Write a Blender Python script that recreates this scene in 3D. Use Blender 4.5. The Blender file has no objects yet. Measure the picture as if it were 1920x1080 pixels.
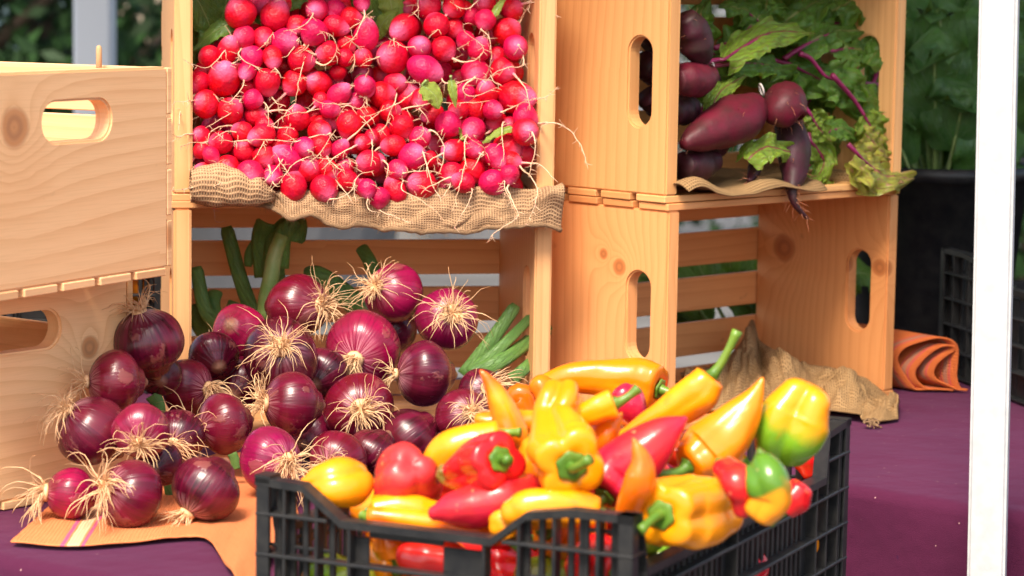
import bpy, bmesh, math, random
import numpy as np
from mathutils import Vector, Matrix, Quaternion, noise as mn

# ------------------------------------------------------------ camera
FOC, PITCH, ROLL, CH, CD = 4870., math.radians(6.7527), math.radians(-.8749), .5211, 2.9079
sc = bpy.context.scene
C = sc.collection
cam_d = bpy.data.cameras.new("camera"); cam = bpy.data.objects.new("camera", cam_d); C.objects.link(cam)
cam.location = (0, -CD, CH)
cam.matrix_world = Matrix.Translation((0, -CD, CH)) @ Matrix.Rotation(math.pi/2 - PITCH, 4, 'X') @ Matrix.Rotation(-ROLL, 4, 'Z')
cam_d.sensor_width = 36; cam_d.lens = FOC/1920*36
cam_d.clip_start = .05; cam_d.clip_end = 300
cam_d.dof.use_dof = True; cam_d.dof.focus_distance = 2.72; cam_d.dof.aperture_fstop = 7.5
sc.camera = cam
# ------------------------------------------------------------ light
SUN_EL, SUN_AZ = math.radians(54), math.radians(-163)     # azimuth of the sun, measured from +Y clockwise
w = bpy.data.worlds.new("World"); sc.world = w; w.use_nodes = True
nt = w.node_tree
sky = nt.nodes.new('ShaderNodeTexSky'); sky.sky_type = 'NISHITA'; sky.sun_disc = False
sky.sun_elevation = SUN_EL; sky.sun_rotation = SUN_AZ; sky.air_density = 1.2; sky.dust_density = 3.5; sky.ozone_density = .6
nt.links.new(sky.outputs[0], nt.nodes['Background'].inputs[0]); nt.nodes['Background'].inputs[1].default_value = .13
sd = bpy.data.lights.new("sun", 'SUN'); sd.energy = 2.6; sd.angle = math.radians(18); sd.color = (1, .90, .76)
sun = bpy.data.objects.new("sun", sd); C.objects.link(sun)
tosun = Vector((math.sin(SUN_AZ)*math.cos(SUN_EL), math.cos(SUN_AZ)*math.cos(SUN_EL), math.sin(SUN_EL)))
sun.rotation_euler = tosun.to_track_quat('Z', 'Y').to_euler(); sun.location = (-4, -4, 6)
sc.view_settings.view_transform = 'Standard'; sc.view_settings.look = 'None'
sc.view_settings.exposure = 1.22; sc.view_settings.gamma = 1
sc.cycles.use_denoising = True
sc.cycles.max_bounces = 6

rnd = random.Random(7)
def U(a, b): return rnd.uniform(a, b)
V = Vector

# ------------------------------------------------------------ measuring helpers: where a sight line meets a real plane
def ray(px, py):
    a = (px-960)/FOC; b = (540-py)/FOC
    x = a*math.cos(ROLL)+b*math.sin(ROLL); u = -a*math.sin(ROLL)+b*math.cos(ROLL)
    return V((x, math.cos(PITCH)+u*math.sin(PITCH), -math.sin(PITCH)+u*math.cos(PITCH)))
EYE = V((0, -CD, CH))
def atz(px, py, z): r = ray(px, py); return EYE + r*((z-CH)/r.z)
def aty(px, py, y): r = ray(px, py); return EYE + r*((y+CD)/r.y)
def mpp(P): return (P-EYE).length/FOC            # metres per photograph pixel at P
def depth_plane(o, n, px, py):
    r = ray(px, py); return EYE + r*((o-EYE).dot(n)/r.dot(n))

# ------------------------------------------------------------ node helpers
def new_mat(name):
    m = bpy.data.materials.new(name); m.use_nodes = True
    return m, m.node_tree, m.node_tree.nodes['Principled BSDF']
class N:
    def __init__(s, nt): s.nt = nt
    def n(s, t, **k):
        x = s.nt.nodes.new(t)
        for a, b in k.items(): setattr(x, a, b)
        return x
    def l(s, a, b): s.nt.links.new(a, b)
    def math(s, op, a, b=None, c=None, clamp=False):
        x = s.n('ShaderNodeMath', operation=op); x.use_clamp = clamp
        for i, q in enumerate((a, b, c)):
            if q is None: continue
            if isinstance(q, (int, float)): x.inputs[i].default_value = q
            else: s.l(q, x.inputs[i])
        return x.outputs[0]
    def mix(s, f, a, b, bl='MIX'):
        x = s.n('ShaderNodeMix', data_type='RGBA', blend_type=bl)
        for sock, q in ((x.inputs[0], f), (x.inputs[6], a), (x.inputs[7], b)):
            if isinstance(q, (int, float)): sock.default_value = q
            elif isinstance(q, (tuple, list)): sock.default_value = (*q[:3], 1)
            else: s.l(q, sock)
        return x.outputs[2]
    def noise(s, vec, scale, detail=3, rough=.5, dist=0):
        x = s.n('ShaderNodeTexNoise'); x.inputs['Scale'].default_value = scale; x.inputs['Detail'].default_value = detail
        x.inputs['Roughness'].default_value = rough; x.inputs['Distortion'].default_value = dist
        if vec is not None: s.l(vec, x.inputs['Vector'])
        return x
    def mapping(s, vec, sc_=(1, 1, 1), loc=(0, 0, 0)):
        x = s.n('ShaderNodeMapping'); x.inputs['Scale'].default_value = sc_; x.inputs['Location'].default_value = loc
        s.l(vec, x.inputs['Vector']); return x.outputs[0]
    def ramp(s, f, stops):
        x = s.n('ShaderNodeValToRGB'); e = x.color_ramp.elements
        while len(e) < len(stops): e.new(.5)
        for i, (p, c) in enumerate(stops): e[i].position = p; e[i].color = (*c[:3], 1) if not isinstance(c, (int, float)) else (c, c, c, 1)
        s.l(f, x.inputs[0]); return x.outputs[0]
    def bump(s, h, strength, dist, bsdf):
        x = s.n('ShaderNodeBump'); x.inputs['Strength'].default_value = strength; x.inputs['Distance'].default_value = dist
        s.l(h, x.inputs['Height']); s.l(x.outputs[0], bsdf.inputs['Normal']); return x
    def addrand(s, vec, k=37.):
        oi = s.n('ShaderNodeObjectInfo'); v = s.n('ShaderNodeVectorMath', operation='ADD')
        m = s.math('MULTIPLY', oi.outputs['Random'], k)
        c = s.n('ShaderNodeCombineXYZ'); s.l(m, c.inputs[0]); s.l(m, c.inputs[1]); s.l(m, c.inputs[2])
        s.l(vec, v.inputs[0]); s.l(c.outputs[0], v.inputs[1]); return v.outputs[0]

def wood_mat():
    m, nt, b = new_mat('pine'); g = N(nt)
    uv = g.n('ShaderNodeUVMap').outputs[0]
    uvr = uv
    oi = g.n('ShaderNodeObjectInfo')
    sep = g.n('ShaderNodeSeparateXYZ'); g.l(uvr, sep.inputs[0])
    # knots
    kn = g.n('ShaderNodeTexVoronoi'); kn.inputs['Scale'].default_value = 1; kn.inputs['Randomness'].default_value = .85
    g.l(g.mapping(uvr, (5.0, 7.5, 1)), kn.inputs['Vector'])
    ksep = g.n('ShaderNodeSeparateColor'); g.l(kn.outputs['Color'], ksep.inputs[0])
    on = g.math('GREATER_THAN', ksep.outputs[0], .86)
    size = g.math('MULTIPLY_ADD', ksep.outputs[1], .07, .05)
    d = kn.outputs['Distance']
    warp = g.noise(g.mapping(uvr, (18, 26, 1)), 1, 2).outputs[0]
    dd = g.math('DIVIDE', g.math('ADD', d, g.math('MULTIPLY', g.math('SUBTRACT', warp, .5), .04)), size)
    dd = g.math('ADD', dd, g.math('MULTIPLY', g.math('SUBTRACT', 1, on), 50))
    for nm in ('knot_a', 'knot_b'):
        at = g.n('ShaderNodeAttribute', attribute_type='OBJECT', attribute_name=nm); s3 = g.n('ShaderNodeSeparateXYZ'); g.l(at.outputs['Vector'], s3.inputs[0])
        ddx = g.math('SUBTRACT', sep.outputs[0], s3.outputs[0]); ddy = g.math('SUBTRACT', sep.outputs[1], s3.outputs[1])
        rr = g.math('SQRT', g.math('ADD', g.math('MULTIPLY', ddx, ddx), g.math('MULTIPLY', ddy, ddy)))
        rr = g.math('MULTIPLY', rr, g.math('MULTIPLY_ADD', warp, .6, .7))
        dk = g.math('DIVIDE', rr, g.math('MAXIMUM', s3.outputs[2], .0002)); dd = g.math('MINIMUM', dd, dk)
    kmask = g.math('MULTIPLY', g.math('SUBTRACT', 1.25, dd, clamp=True), 3.0, clamp=True)
    push = g.math('POWER', 2.718, g.math('MULTIPLY', dd, -.50))
    n1 = g.noise(g.mapping(uvr, (.9, 6, 1)), 1, 1, .4).outputs[0]
    n2 = g.noise(g.mapping(uvr, (7, 60, 1)), 1, 3, .5).outputs[0]
    phi = g.math('MULTIPLY_ADD', sep.outputs[1], 230, g.math('MULTIPLY', n1, 22))
    phi = g.math('ADD', phi, g.math('MULTIPLY', push, 22))
    ring = g.math('FRACT', g.math('MULTIPLY', phi, .30))
    ring = g.math('MULTIPLY', g.math('POWER', ring, 2.6), g.math('MULTIPLY_ADD', n2, .9, .1))
    fib = g.noise(g.mapping(uvr, (14, 700, 1)), 1, 3, .6).outputs[0]
    col = g.mix(ring, (.70, .46, .25), (.56, .31, .14))
    col = g.mix(g.math('MULTIPLY', g.math('SUBTRACT', fib, .45, clamp=True), 1.1), col, (.50, .29, .14))
    n3 = g.noise(g.mapping(uvr, (3, 6, 1)), 1, 3).outputs[0]
    col = g.mix(g.ramp(n3, [(.45, 0), (.75, .32)]), col, (.60, .30, .12))
    kring = g.math('SINE', g.math('MULTIPLY', dd, 9))
    kcol = g.mix(g.math('MULTIPLY_ADD', kring, .5, .5), (.30, .13, .055), (.42, .19, .075))
    col = g.mix(g.math('MULTIPLY', kmask, .85), col, kcol)
    sp = g.noise(g.mapping(uvr, (30, 40, 1)), 1, 2).outputs[0]
    col = g.mix(g.ramp(sp, [(.72, 0), (.80, .35)]), col, (.28, .16, .09))
    bt = g.noise(g.mapping(uvr, (.43, .43, 1)), 1, 0).outputs[0]
    col = g.mix(g.ramp(bt, [(.36, 0), (.64, 1)]), g.mix(1.0, col, (.80, .74, .68), 'MULTIPLY'), col)
    tint = g.mix(1.0, col, oi.outputs['Color'], 'MULTIPLY')
    g.l(tint, b.inputs['Base Color'])
    b.inputs['Roughness'].default_value = .55; b.inputs['Specular IOR Level'].default_value = .35
    h = g.math('ADD', g.math('MULTIPLY', fib, .6), g.math('MULTIPLY', ring, .4))
    g.bump(h, .25, .0006, b)
    return m
WOOD = wood_mat()

def cloth_mat(name, col, col2, weave, bumpd, rough=.9, mottled=.25, holes=0.0, stripes=None):
    m, nt, b = new_mat(name); g = N(nt)
    uv = g.n('ShaderNodeUVMap').outputs[0]
    sep = g.n('ShaderNodeSeparateXYZ')
    wob = g.noise(g.mapping(uv, (40, 40, 1)), 1, 2)
    wv = g.n('ShaderNodeVectorMath', operation='SCALE'); g.l(wob.outputs['Color'], wv.inputs[0]); wv.inputs['Scale'].default_value = .35/weave*2
    ad = g.n('ShaderNodeVectorMath', operation='ADD'); g.l(uv, ad.inputs[0]); g.l(wv.outputs[0], ad.inputs[1])
    g.l(ad.outputs[0], sep.inputs[0])
    s1 = g.math('SINE', g.math('MULTIPLY', sep.outputs[0], weave*2*math.pi))
    s2 = g.math('SINE', g.math('MULTIPLY', sep.outputs[1], weave*2*math.pi))
    h = g.math('MAXIMUM', s1, s2)
    thread = g.noise(g.mapping(uv, (weave*1.3, weave*.15, 1)), 1, 2).outputs[0]
    thread2 = g.noise(g.mapping(uv, (weave*.15, weave*1.3, 1)), 1, 2).outputs[0]
    hn = g.math('MULTIPLY_ADD', h, .5, .5)
    c = g.mix(g.math('MULTIPLY', g.math('ADD', thread, thread2), .6, clamp=True), col2, col)
    if holes: c = g.mix(g.ramp(hn, [(.15, 1.0), (.6, 0.0)]), c, tuple(x*holes for x in col2))
    mo = g.noise(g.mapping(uv, (9, 9, 1)), 1, 3).outputs[0]
    c = g.mix(g.math('MULTIPLY', g.math('SUBTRACT', mo, .4, clamp=True), mottled*3), c, tuple(x*.72 for x in col2))
    if stripes:
        for (a, bb, sc2) in stripes:
            f = g.math('MULTIPLY', g.math('GREATER_THAN', sep.outputs[0], a), g.math('LESS_THAN', sep.outputs[0], bb))
            c = g.mix(f, c, sc2)
    g.l(c, b.inputs['Base Color']); b.inputs['Roughness'].default_value = rough
    b.inputs['Specular IOR Level'].default_value = .15
    g.bump(h, .8, bumpd, b)
    return m
BURLAP = cloth_mat('burlap', (.58, .36, .20), (.40, .23, .12), 330, .0008, .95, .35, .55)
BURLAP2 = cloth_mat('brown burlap', (.42, .26, .12), (.26, .145, .06), 290, .0008, .95, .3, .5)
TOWEL = cloth_mat('orange woven cotton', (.80, .26, .10), (.68, .18, .06), 300, .0006, .9, .15,
                  0, [(.043, .047, (.62, .10, .20)), (.049, .062, (.80, .47, .27)), (.064, .068, (.62, .10, .20))])
TOWEL2 = cloth_mat('deep orange woven cotton', (.60, .15, .04), (.48, .10, .026), 300, .0006, .9, .15,
                   0, [(.010, .012, (.50, .08, .08)), (.0135, .019, (.38, .16, .10)), (.0205, .0225, (.50, .08, .08))])

def purple_mat():
    m, nt, b = new_mat('purple cotton'); g = N(nt)
    co = g.n('ShaderNodeTexCoord').outputs['Object']
    n1 = g.noise(co, 6, 4).outputs[0]
    c = g.mix(n1, (.056, .006, .027), (.078, .010, .038))
    dots = g.noise(co, 75, 2).outputs[0]
    c = g.mix(g.ramp(dots, [(.735, 0), (.77, .75)]), c, (.035, .006, .035))
    d2 = g.n('ShaderNodeTexVoronoi'); d2.inputs['Scale'].default_value = 55; g.l(co, d2.inputs['Vector'])
    c = g.mix(g.ramp(d2.outputs['Distance'], [(.035, .7), (.06, 0)]), c, (.55, .33, .30))
    g.l(c, b.inputs['Base Color']); b.inputs['Specular IOR Level'].default_value = .15; b.inputs['Roughness'].default_value = .85
    b.inputs['Sheen Weight'].default_value = .12; b.inputs['Sheen Roughness'].default_value = .5; b.inputs['Sheen Tint'].default_value = (.9, .45, .8, 1)
    w1 = g.noise(co, 9, 3, .5).outputs[0]; w2 = g.noise(co, 900, 2).outputs[0]
    g.bump(g.math('ADD', w1, g.math('MULTIPLY', w2, .03)), .8, .018, b)
    return m
PURPLE = purple_mat()

def radish_mat():
    m, nt, b = new_mat('radish skin'); g = N(nt)
    oi = g.n('ShaderNodeObjectInfo'); co = g.n('ShaderNodeTexCoord').outputs['Object']
    sep = g.n('ShaderNodeSeparateXYZ'); g.l(co, sep.inputs[0])
    r = g.addrand(co)
    n1 = g.noise(r, 1.3, 2).outputs[0]
    c = g.mix(g.ramp(n1, [(.40, 0), (.75, .7)]), oi.outputs['Color'], (.52, .003, .045))
    tip = g.math('MULTIPLY', g.math('SUBTRACT', sep.outputs[2], .55, clamp=True), 1.3, clamp=True)
    c = g.mix(g.math('MULTIPLY', tip, .75), c, (.80, .16, .34))
    st = g.noise(g.mapping(r, (9, 9, .8)), 1, 3).outputs[0]
    c = g.mix(g.ramp(st, [(.62, 0), (.8, .12)]), c, (.80, .20, .30))
    sc_ = g.noise(r, 2.6, 4, .7).outputs[0]
    c = g.mix(g.ramp(sc_, [(.70, 0), (.76, .6)]), c, (.62, .30, .18))
    g.l(c, b.inputs['Base Color']); b.inputs['Roughness'].default_value = .40; b.inputs['Specular IOR Level'].default_value = .30
    b.inputs['Coat Weight'].default_value = .0; b.inputs['Coat Roughness'].default_value = .22
    b.inputs['Subsurface Weight'].default_value = .0; b.inputs['Subsurface Radius'].default_value = (.006, .001, .001); b.inputs['Subsurface Scale'].default_value = 1
    g.bump(g.noise(r, 4, 4).outputs[0], .18, .06, b)
    return m
RADISH = radish_mat()

def root_mat(name, base, body, dirt):
    m, nt, b = new_mat(name); g = N(nt)
    uv = g.n('ShaderNodeUVMap').outputs[0]; sep = g.n('ShaderNodeSeparateXYZ'); g.l(uv, sep.inputs[0])
    c = g.ramp(sep.outputs[1], [(0, base), (.22, body), (.8, body), (1, dirt)])
    co = g.n('ShaderNodeTexCoord').outputs['Object']
    n1 = g.noise(co, 180, 2).outputs[0]
    c = g.mix(g.ramp(n1, [(.4, 0), (.7, .5)]), c, dirt)
    g.l(c, b.inputs['Base Color']); b.inputs['Roughness'].default_value = .7
    return m
ROOT_R = root_mat('radish root', (.74, .10, .24), (.80, .56, .36), (.60, .36, .19))
ROOT_O = root_mat('onion root', (.50, .25, .10), (.78, .50, .27), (.52, .27, .11))
ROOT_B = root_mat('beet rootlet', (.30, .03, .03), (.50, .16, .08), (.60, .32, .18))

def onion_mat():
    m, nt, b = new_mat('red onion skin'); g = N(nt)
    oi = g.n('ShaderNodeObjectInfo')
    uv = g.n('ShaderNodeUVMap').outputs[0]
    uvr = g.addrand(uv)
    sep = g.n('ShaderNodeSeparateXYZ'); g.l(uv, sep.inputs[0])
    s1 = g.noise(g.mapping(uvr, (58, 1.6, 1)), 1, 3, .6).outputs[0]
    s2 = g.noise(g.mapping(uvr, (19, 1.2, 1)), 1, 2, .5, .3).outputs[0]
    big = g.noise(g.mapping(uvr, (2.2, 2.2, 1)), 1, 2).outputs[0]
    lig = g.mix(.22, oi.outputs['Color'], (.42, .012, .09))
    c = g.mix(g.ramp(s2, [(.42, 0), (.66, .75)]), oi.outputs['Color'], lig)
    c = g.mix(g.ramp(s1, [(.50, 0), (.62, .55)]), c, (.12, .004, .025))
    # towards root: pale streaks; papery dark zones
    rootz = g.ramp(sep.outputs[1], [(.74, 0), (.94, .7)])
    c = g.mix(g.math('MULTIPLY', rootz, g.ramp(s1, [(.36, 1), (.56, 0)])), c, (.78, .36, .42))
    c = g.mix(g.ramp(sep.outputs[1], [(.955, 0), (.985, .9)]), c, (.50, .26, .12))
    c = g.mix(g.ramp(big, [(.52, 0), (.68, .75)]), c, (.13, .012, .022))
    c = g.mix(g.ramp(sep.outputs[1], [(.02, .9), (.10, 0)]), c, (.35, .17, .10))
    pap = g.noise(g.mapping(uvr, (7, 2.2, 1), (3, 1, 0)), 1, 4, .6).outputs[0]
    pm = g.ramp(pap, [(.62, 0), (.65, 1)])
    c = g.mix(g.math('MULTIPLY', pm, .45), c, (.26, .08, .06))
    g.l(c, b.inputs['Base Color'])
    rough = g.math('MULTIPLY_ADD', pm, .22, .27); g.l(rough, b.inputs['Roughness'])
    b.inputs['Coat Weight'].default_value = .12; b.inputs['Coat Roughness'].default_value = .10; b.inputs['Specular IOR Level'].default_value = .38
    hh = g.math('ADD', g.math('MULTIPLY', s1, .5), g.math('ADD', g.math('MULTIPLY', s2, .5), g.math('MULTIPLY', pm, .35)))
    g.bump(hh, .8, .0016, b)
    return m
ONION = onion_mat()

def pepper_mat(name, c1, c2=None, thr=.5, soft=.06, sc_=12, rough=.22, spots=0, axis=0):
    m, nt, b = new_mat(name); g = N(nt)
    co = g.addrand(g.n('ShaderNodeTexCoord').outputs['Object'], 5)
    n1 = g.noise(co, 9, 3).outputs[0]
    d = tuple(min(1, x*.80) for x in c1)
    c = g.mix(g.ramp(n1, [(.35, 0), (.7, .7)]), c1, (d[0], d[1]*.72, d[2]))
    if c2:
        n2 = g.noise(co, sc_, 3, .5, .4).outputs[0]
        if axis:
            sp_ = g.n('ShaderNodeSeparateXYZ'); g.l(g.n('ShaderNodeUVMap').outputs[0], sp_.inputs[0]); n2 = g.math('ADD', g.math('MULTIPLY', n2, .5), g.math('MULTIPLY', sp_.outputs[1] if axis > 0 else g.math('SUBTRACT', 1, sp_.outputs[1]), abs(axis)))
        c = g.mix(g.ramp(n2, [(thr-soft, 0), (thr+soft, 1)]), c, c2)
    n4 = g.noise(co, 26, 5, .65).outputs[0]
    c = g.mix(g.ramp(n4, [(.60, 0), (.72, .45)]), c, (min(1, c1[0]*.85), c1[1]*.45, c1[2]))
    n5 = g.noise(co, 90, 3).outputs[0]
    c = g.mix(g.ramp(n5, [(.70, 0), (.74, .5)]), c, (.55, .30, .12))
    if spots:
        n3 = g.noise(co, 38, 4).outputs[0]
        c = g.mix(g.ramp(n3, [(.58, 0), (.68, spots)]), c, (.16, .06, .03))
    g.l(c, b.inputs['Base Color']); b.inputs['Roughness'].default_value = rough
    b.inputs['Coat Weight'].default_value = .18; b.inputs['Coat Roughness'].default_value = .10; b.inputs['Specular IOR Level'].default_value = .4
    g.bump(g.math('ADD', g.noise(co, 55, 3).outputs[0], g.math('MULTIPLY', g.noise(co, 18, 2).outputs[0], 2.5)), .28, .0028, b)
    return m
YEL = (.86, .31, .002); ORA = (.84, .15, .003); RED = (.62, .010, .012); GRN = (.10, .24, .012); LG = (.16, .34, .015)
PM = dict(
    yellow=pepper_mat('yellow pepper skin', YEL, (.92, .30, .006), .58, .1),
    orange=pepper_mat('orange pepper skin', ORA, (.86, .33, .008), .55, .1),
    red=pepper_mat('red pepper skin', RED, (.70, .05, .015), .62, .08),
    dull=pepper_mat('dull red pepper skin', (.58, .03, .03), (.33, .07, .03), .60, .08, 14, .34, .8),
    pink=pepper_mat('deep red pepper skin', (.58, .012, .045), (.66, .02, .02), .55, .08, 12, .24),
    redgreen=pepper_mat('red pepper skin turning green', RED, (.20, .13, .02), .78, .06, 9, axis=.75),
    yelgreen=pepper_mat('yellow pepper skin turning green', YEL, LG, .50, .05, 12, axis=-.5),
    orgreen=pepper_mat('green pepper skin turning orange', (.09, .22, .012), (.90, .30, .01), .56, .03, 14, axis=.62),
    yelstain=pepper_mat('yellow pepper skin with green stain', YEL, (.45, .36, .03), .66, .05, 14),
    green=pepper_mat('green pepper skin', GRN, (.30, .38, .02), .55, .08),
    squash=pepper_mat('orange squash skin', (.92, .34, .02), (.90, .16, .01), .52, .08, 16, .3))
PM['amber'] = pepper_mat('amber pepper skin', (.86, .21, .002), (.88, .32, .004), .55, .1)
PM['yelstain'] = pepper_mat('amber pepper skin with green stain', (.86, .23, .002), (.34, .28, .02), .60, .05, 14)
STEM = pepper_mat('pepper stem', (.15, .28, .02), (.06, .15, .01), .5, .12, 30, .45)

def leaf_mat(name, c1, c2, vein, vein_w=.05, yellow=None, rough=.42, trans=.25, blotch=None):
    m, nt, b = new_mat(name); g = N(nt)
    uv = g.n('ShaderNodeUVMap').outputs[0]; sep = g.n('ShaderNodeSeparateXYZ'); g.l(uv, sep.inputs[0])
    uvr = g.addrand(uv)
    wob = g.noise(uvr, 5, 3).outputs[0]
    dv = g.math('ABSOLUTE', g.math('SUBTRACT', sep.outputs[1], .5))
    dvw = g.math('ADD', dv, g.math('MULTIPLY', g.math('SUBTRACT', wob, .5), .10))
    n1 = g.noise(uvr, 3, 4, .6).outputs[0]
    c = g.mix(g.ramp(n1, [(.35, 0), (.68, 1)]), c1, c2)
    if blotch: c = g.mix(g.ramp(g.noise(uvr, 9, 4).outputs[0], [(.56, 0), (.66, .8)]), c, blotch)
    mid = g.math('SUBTRACT', 1, g.math('DIVIDE', dv, vein_w), clamp=True)
    side = g.math('FRACT', g.math('SUBTRACT', g.math('MULTIPLY', sep.outputs[0], 7.5), g.math('MULTIPLY', dvw, 7)))
    side = g.math('ABSOLUTE', g.math('SUBTRACT', side, .5))
    sidem = g.math('SUBTRACT', 1, g.math('DIVIDE', side, .075), clamp=True)
    fine = g.n('ShaderNodeTexVoronoi'); fine.feature = 'DISTANCE_TO_EDGE'; fine.inputs['Scale'].default_value = 16; g.l(uvr, fine.inputs['Vector'])
    fm = g.ramp(fine.outputs['Distance'], [(.0, .35), (.08, 0)])
    vm = g.math('MAXIMUM', g.math('MAXIMUM', g.math('MULTIPLY', mid, 1.6, clamp=True), g.math('MULTIPLY', sidem, .75)), fm)
    c = g.mix(vm, c, vein)
    g.l(c, b.inputs['Base Color']); b.inputs['Roughness'].default_value = rough
    hh = g.math('SUBTRACT', g.math('MULTIPLY', n1, .8), vm)
    g.bump(hh, .7, .0025, b)
    tr = g.n('ShaderNodeBsdfTranslucent'); g.l(g.mix(.5, c, (.5, .7, .05)), tr.inputs[0])
    mx = g.n('ShaderNodeMixShader'); mx.inputs[0].default_value = trans
    out = nt.nodes['Material Output']; g.l(b.outputs[0], mx.inputs[1]); g.l(tr.outputs[0], mx.inputs[2]); g.l(mx.outputs[0], out.inputs[0])
    return m
LEAF_B = leaf_mat('beet leaf', (.055, .155, .016), (.115, .25, .022), (.24, .26, .07), .03)
LEAF_BV = leaf_mat('young beet leaf', (.17, .30, .025), (.24, .38, .03), (.26, .02, .06), .035)
LEAF_Y = leaf_mat('yellowing beet leaf', (.46, .42, .05), (.32, .38, .05), (.42, .12, .10), .03, blotch=(.48, .22, .16))
LEAF_C = leaf_mat('chard leaf', (.032, .105, .024), (.070, .18, .034), (.12, .20, .06), .03)
LEAF_R = leaf_mat('radish leaf', (.06, .16, .02), (.13, .26, .03), (.26, .36, .10), .03)
LEAF_RL = leaf_mat('pale radish leaf', (.28, .42, .05), (.34, .46, .07), (.42, .50, .16), .03)
LEAF_O = leaf_mat('onion greens', (.065, .17, .030), (.15, .30, .06), (.16, .28, .09), .0001, rough=.5, trans=.12)

def simple_mat(name, col, rough=.5, spec=.5, nscale=0, col2=None, bump=0, metal=0):
    m, nt, b = new_mat(name); g = N(nt)
    b.inputs['Roughness'].default_value = rough; b.inputs['Specular IOR Level'].default_value = spec; b.inputs['Metallic'].default_value = metal
    co = g.n('ShaderNodeTexCoord').outputs['Object']
    if nscale:
        n1 = g.noise(g.addrand(co), nscale, 4, .6).outputs[0]
        g.l(g.mix(g.ramp(n1, [(.35, 0), (.68, 1)]), col, col2 or tuple(x*.7 for x in col)), b.inputs['Base Color'])
        if bump: g.bump(n1, .4, bump, b)
    else: b.inputs['Base Color'].default_value = (*col, 1)
    return m
PLASTIC = simple_mat('black crate plastic', (.010, .0105, .012), .45, .35, 60, (.024, .023, .022), .0008)
WHITE = simple_mat('white painted metal', (.50, .50, .50), .5, .3, 70, (.43, .43, .43), .0008)
STEM_B = simple_mat('beet stalk', (.30, .015, .10), .35, .5, 40, (.17, .01, .05))
STALK_G = simple_mat('pale green stalk', (.34, .42, .16), .4, .5, 40, (.18, .30, .07))
BEET = simple_mat('beet skin', (.130, .006, .020), .50, .35, 45, (.070, .014, .016), .004)
BEET_D = simple_mat('dark beet skin', (.055, .006, .016), .52, .35, 45, (.032, .016, .011), .004)
TWINE = simple_mat('white rubber band', (.72, .62, .56), .6)
PAVE = simple_mat('pavement', (.17, .168, .165), .9, .2, 3, (.12, .118, .115), .004)
BARK = simple_mat('bark', (.10, .07, .05), .9, .2, 9, (.06, .045, .03), .01)
FOL = simple_mat('foliage', (.020, .055, .012), .6, .2, 2, (.010, .028, .007))
WALLM = simple_mat('beige render', (.42, .34, .26), .9, .2, 2, (.36, .30, .23), .004)
GLASS = simple_mat('window glass', (.10, .16, .18), .08, .8)
STONE = simple_mat('grey stone', (.22, .22, .23), .9, .2, 4, (.16, .16, .17), .01)
DUST = simple_mat('dry leaf skin', (.72, .42, .14), .7, .2, 30, (.55, .30, .10), .002)

# ------------------------------------------------------------ object helpers
def mesh_obj(name, verts, faces, mat, parent=None, uvs=None, smooth=True, loc=None):
    me = bpy.data.meshes.new(name)
    if loc is not None: verts = [V(v)-loc for v in verts]
    me.from_pydata([tuple(v) for v in verts], [], faces)
    if uvs is not None:
        ul = me.uv_layers.new(name='UVMap')
        li = np.empty(len(me.loops), dtype=np.int32); me.loops.foreach_get('vertex_index', li)
        ua = np.asarray(uvs, dtype=np.float32)[li]; ul.data.foreach_set('uv', ua.ravel())
    if smooth: me.polygons.foreach_set('use_smooth', [True]*len(me.polygons))
    me.materials.append(mat)
    o = bpy.data.objects.new(name, me); C.objects.link(o)
    if loc is not None: o.location = loc
    if parent is not None: o.parent = parent
    return o
def tag(o, label=None, cat=None, group=None, kind=None):
    if label: o['label'] = label
    if cat: o['category'] = cat
    if group: o['group'] = group
    if kind: o['kind'] = kind
    return o
def empty(name, loc=(0, 0, 0), rotz=0):
    o = bpy.data.objects.new(name, None); C.objects.link(o); o.location = loc; o.rotation_euler = (0, 0, rotz)
    o.empty_display_size = .05
    return o
def keep(o, parent, M): o.parent = parent; o.matrix_parent_inverse = M.inverted()

class MB:
    def __init__(s): s.v = []; s.f = []; s.u = []
    def add(s, v, f, u):
        k = len(s.v); s.v += v; s.f += [tuple(i+k for i in q) for q in f]; s.u += u
    def build(s, name, mat, parent=None, smooth=True, loc=None): return mesh_obj(name, s.v, s.f, mat, parent, s.u, smooth, loc)

def frames(P):
    P = [V(p) for p in P]; T = []
    for i in range(len(P)):
        t = P[min(i+1, len(P)-1)]-P[max(i-1, 0)]; T.append(t.normalized() if t.length > 1e-9 else V((0, 0, 1)))
    a = V((0, 0, 1)) if abs(T[0].z) < .9 else V((1, 0, 0))
    n = T[0].cross(a).normalized(); out = []
    for t in T:
        n = (n - t*n.dot(t)); n = n.normalized() if n.length > 1e-6 else t.orthogonal().normalized()
        out.append((t, n, t.cross(n)))
    return out
def tube(mb, P, R, seg=5):
    fr = frames(P); v = []; u = []; f = []; n = len(P)
    for i, (p, (t, a, b)) in enumerate(zip(P, fr)):
        r = R[i] if isinstance(R, (list, tuple)) else R
        for k in range(seg):
            th = 2*math.pi*k/seg
            v.append(V(p)+a*(r*math.cos(th))+b*(r*math.sin(th))); u.append((k/seg, i/(n-1)))
    for i in range(n-1):
        for k in range(seg):
            f.append((i*seg+k, i*seg+(k+1) % seg, (i+1)*seg+(k+1) % seg, (i+1)*seg+k))
    f.append(tuple(range(seg))[::-1]); f.append(tuple((n-1)*seg+k for k in range(seg)))
    mb.add(v, f, u)
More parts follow.
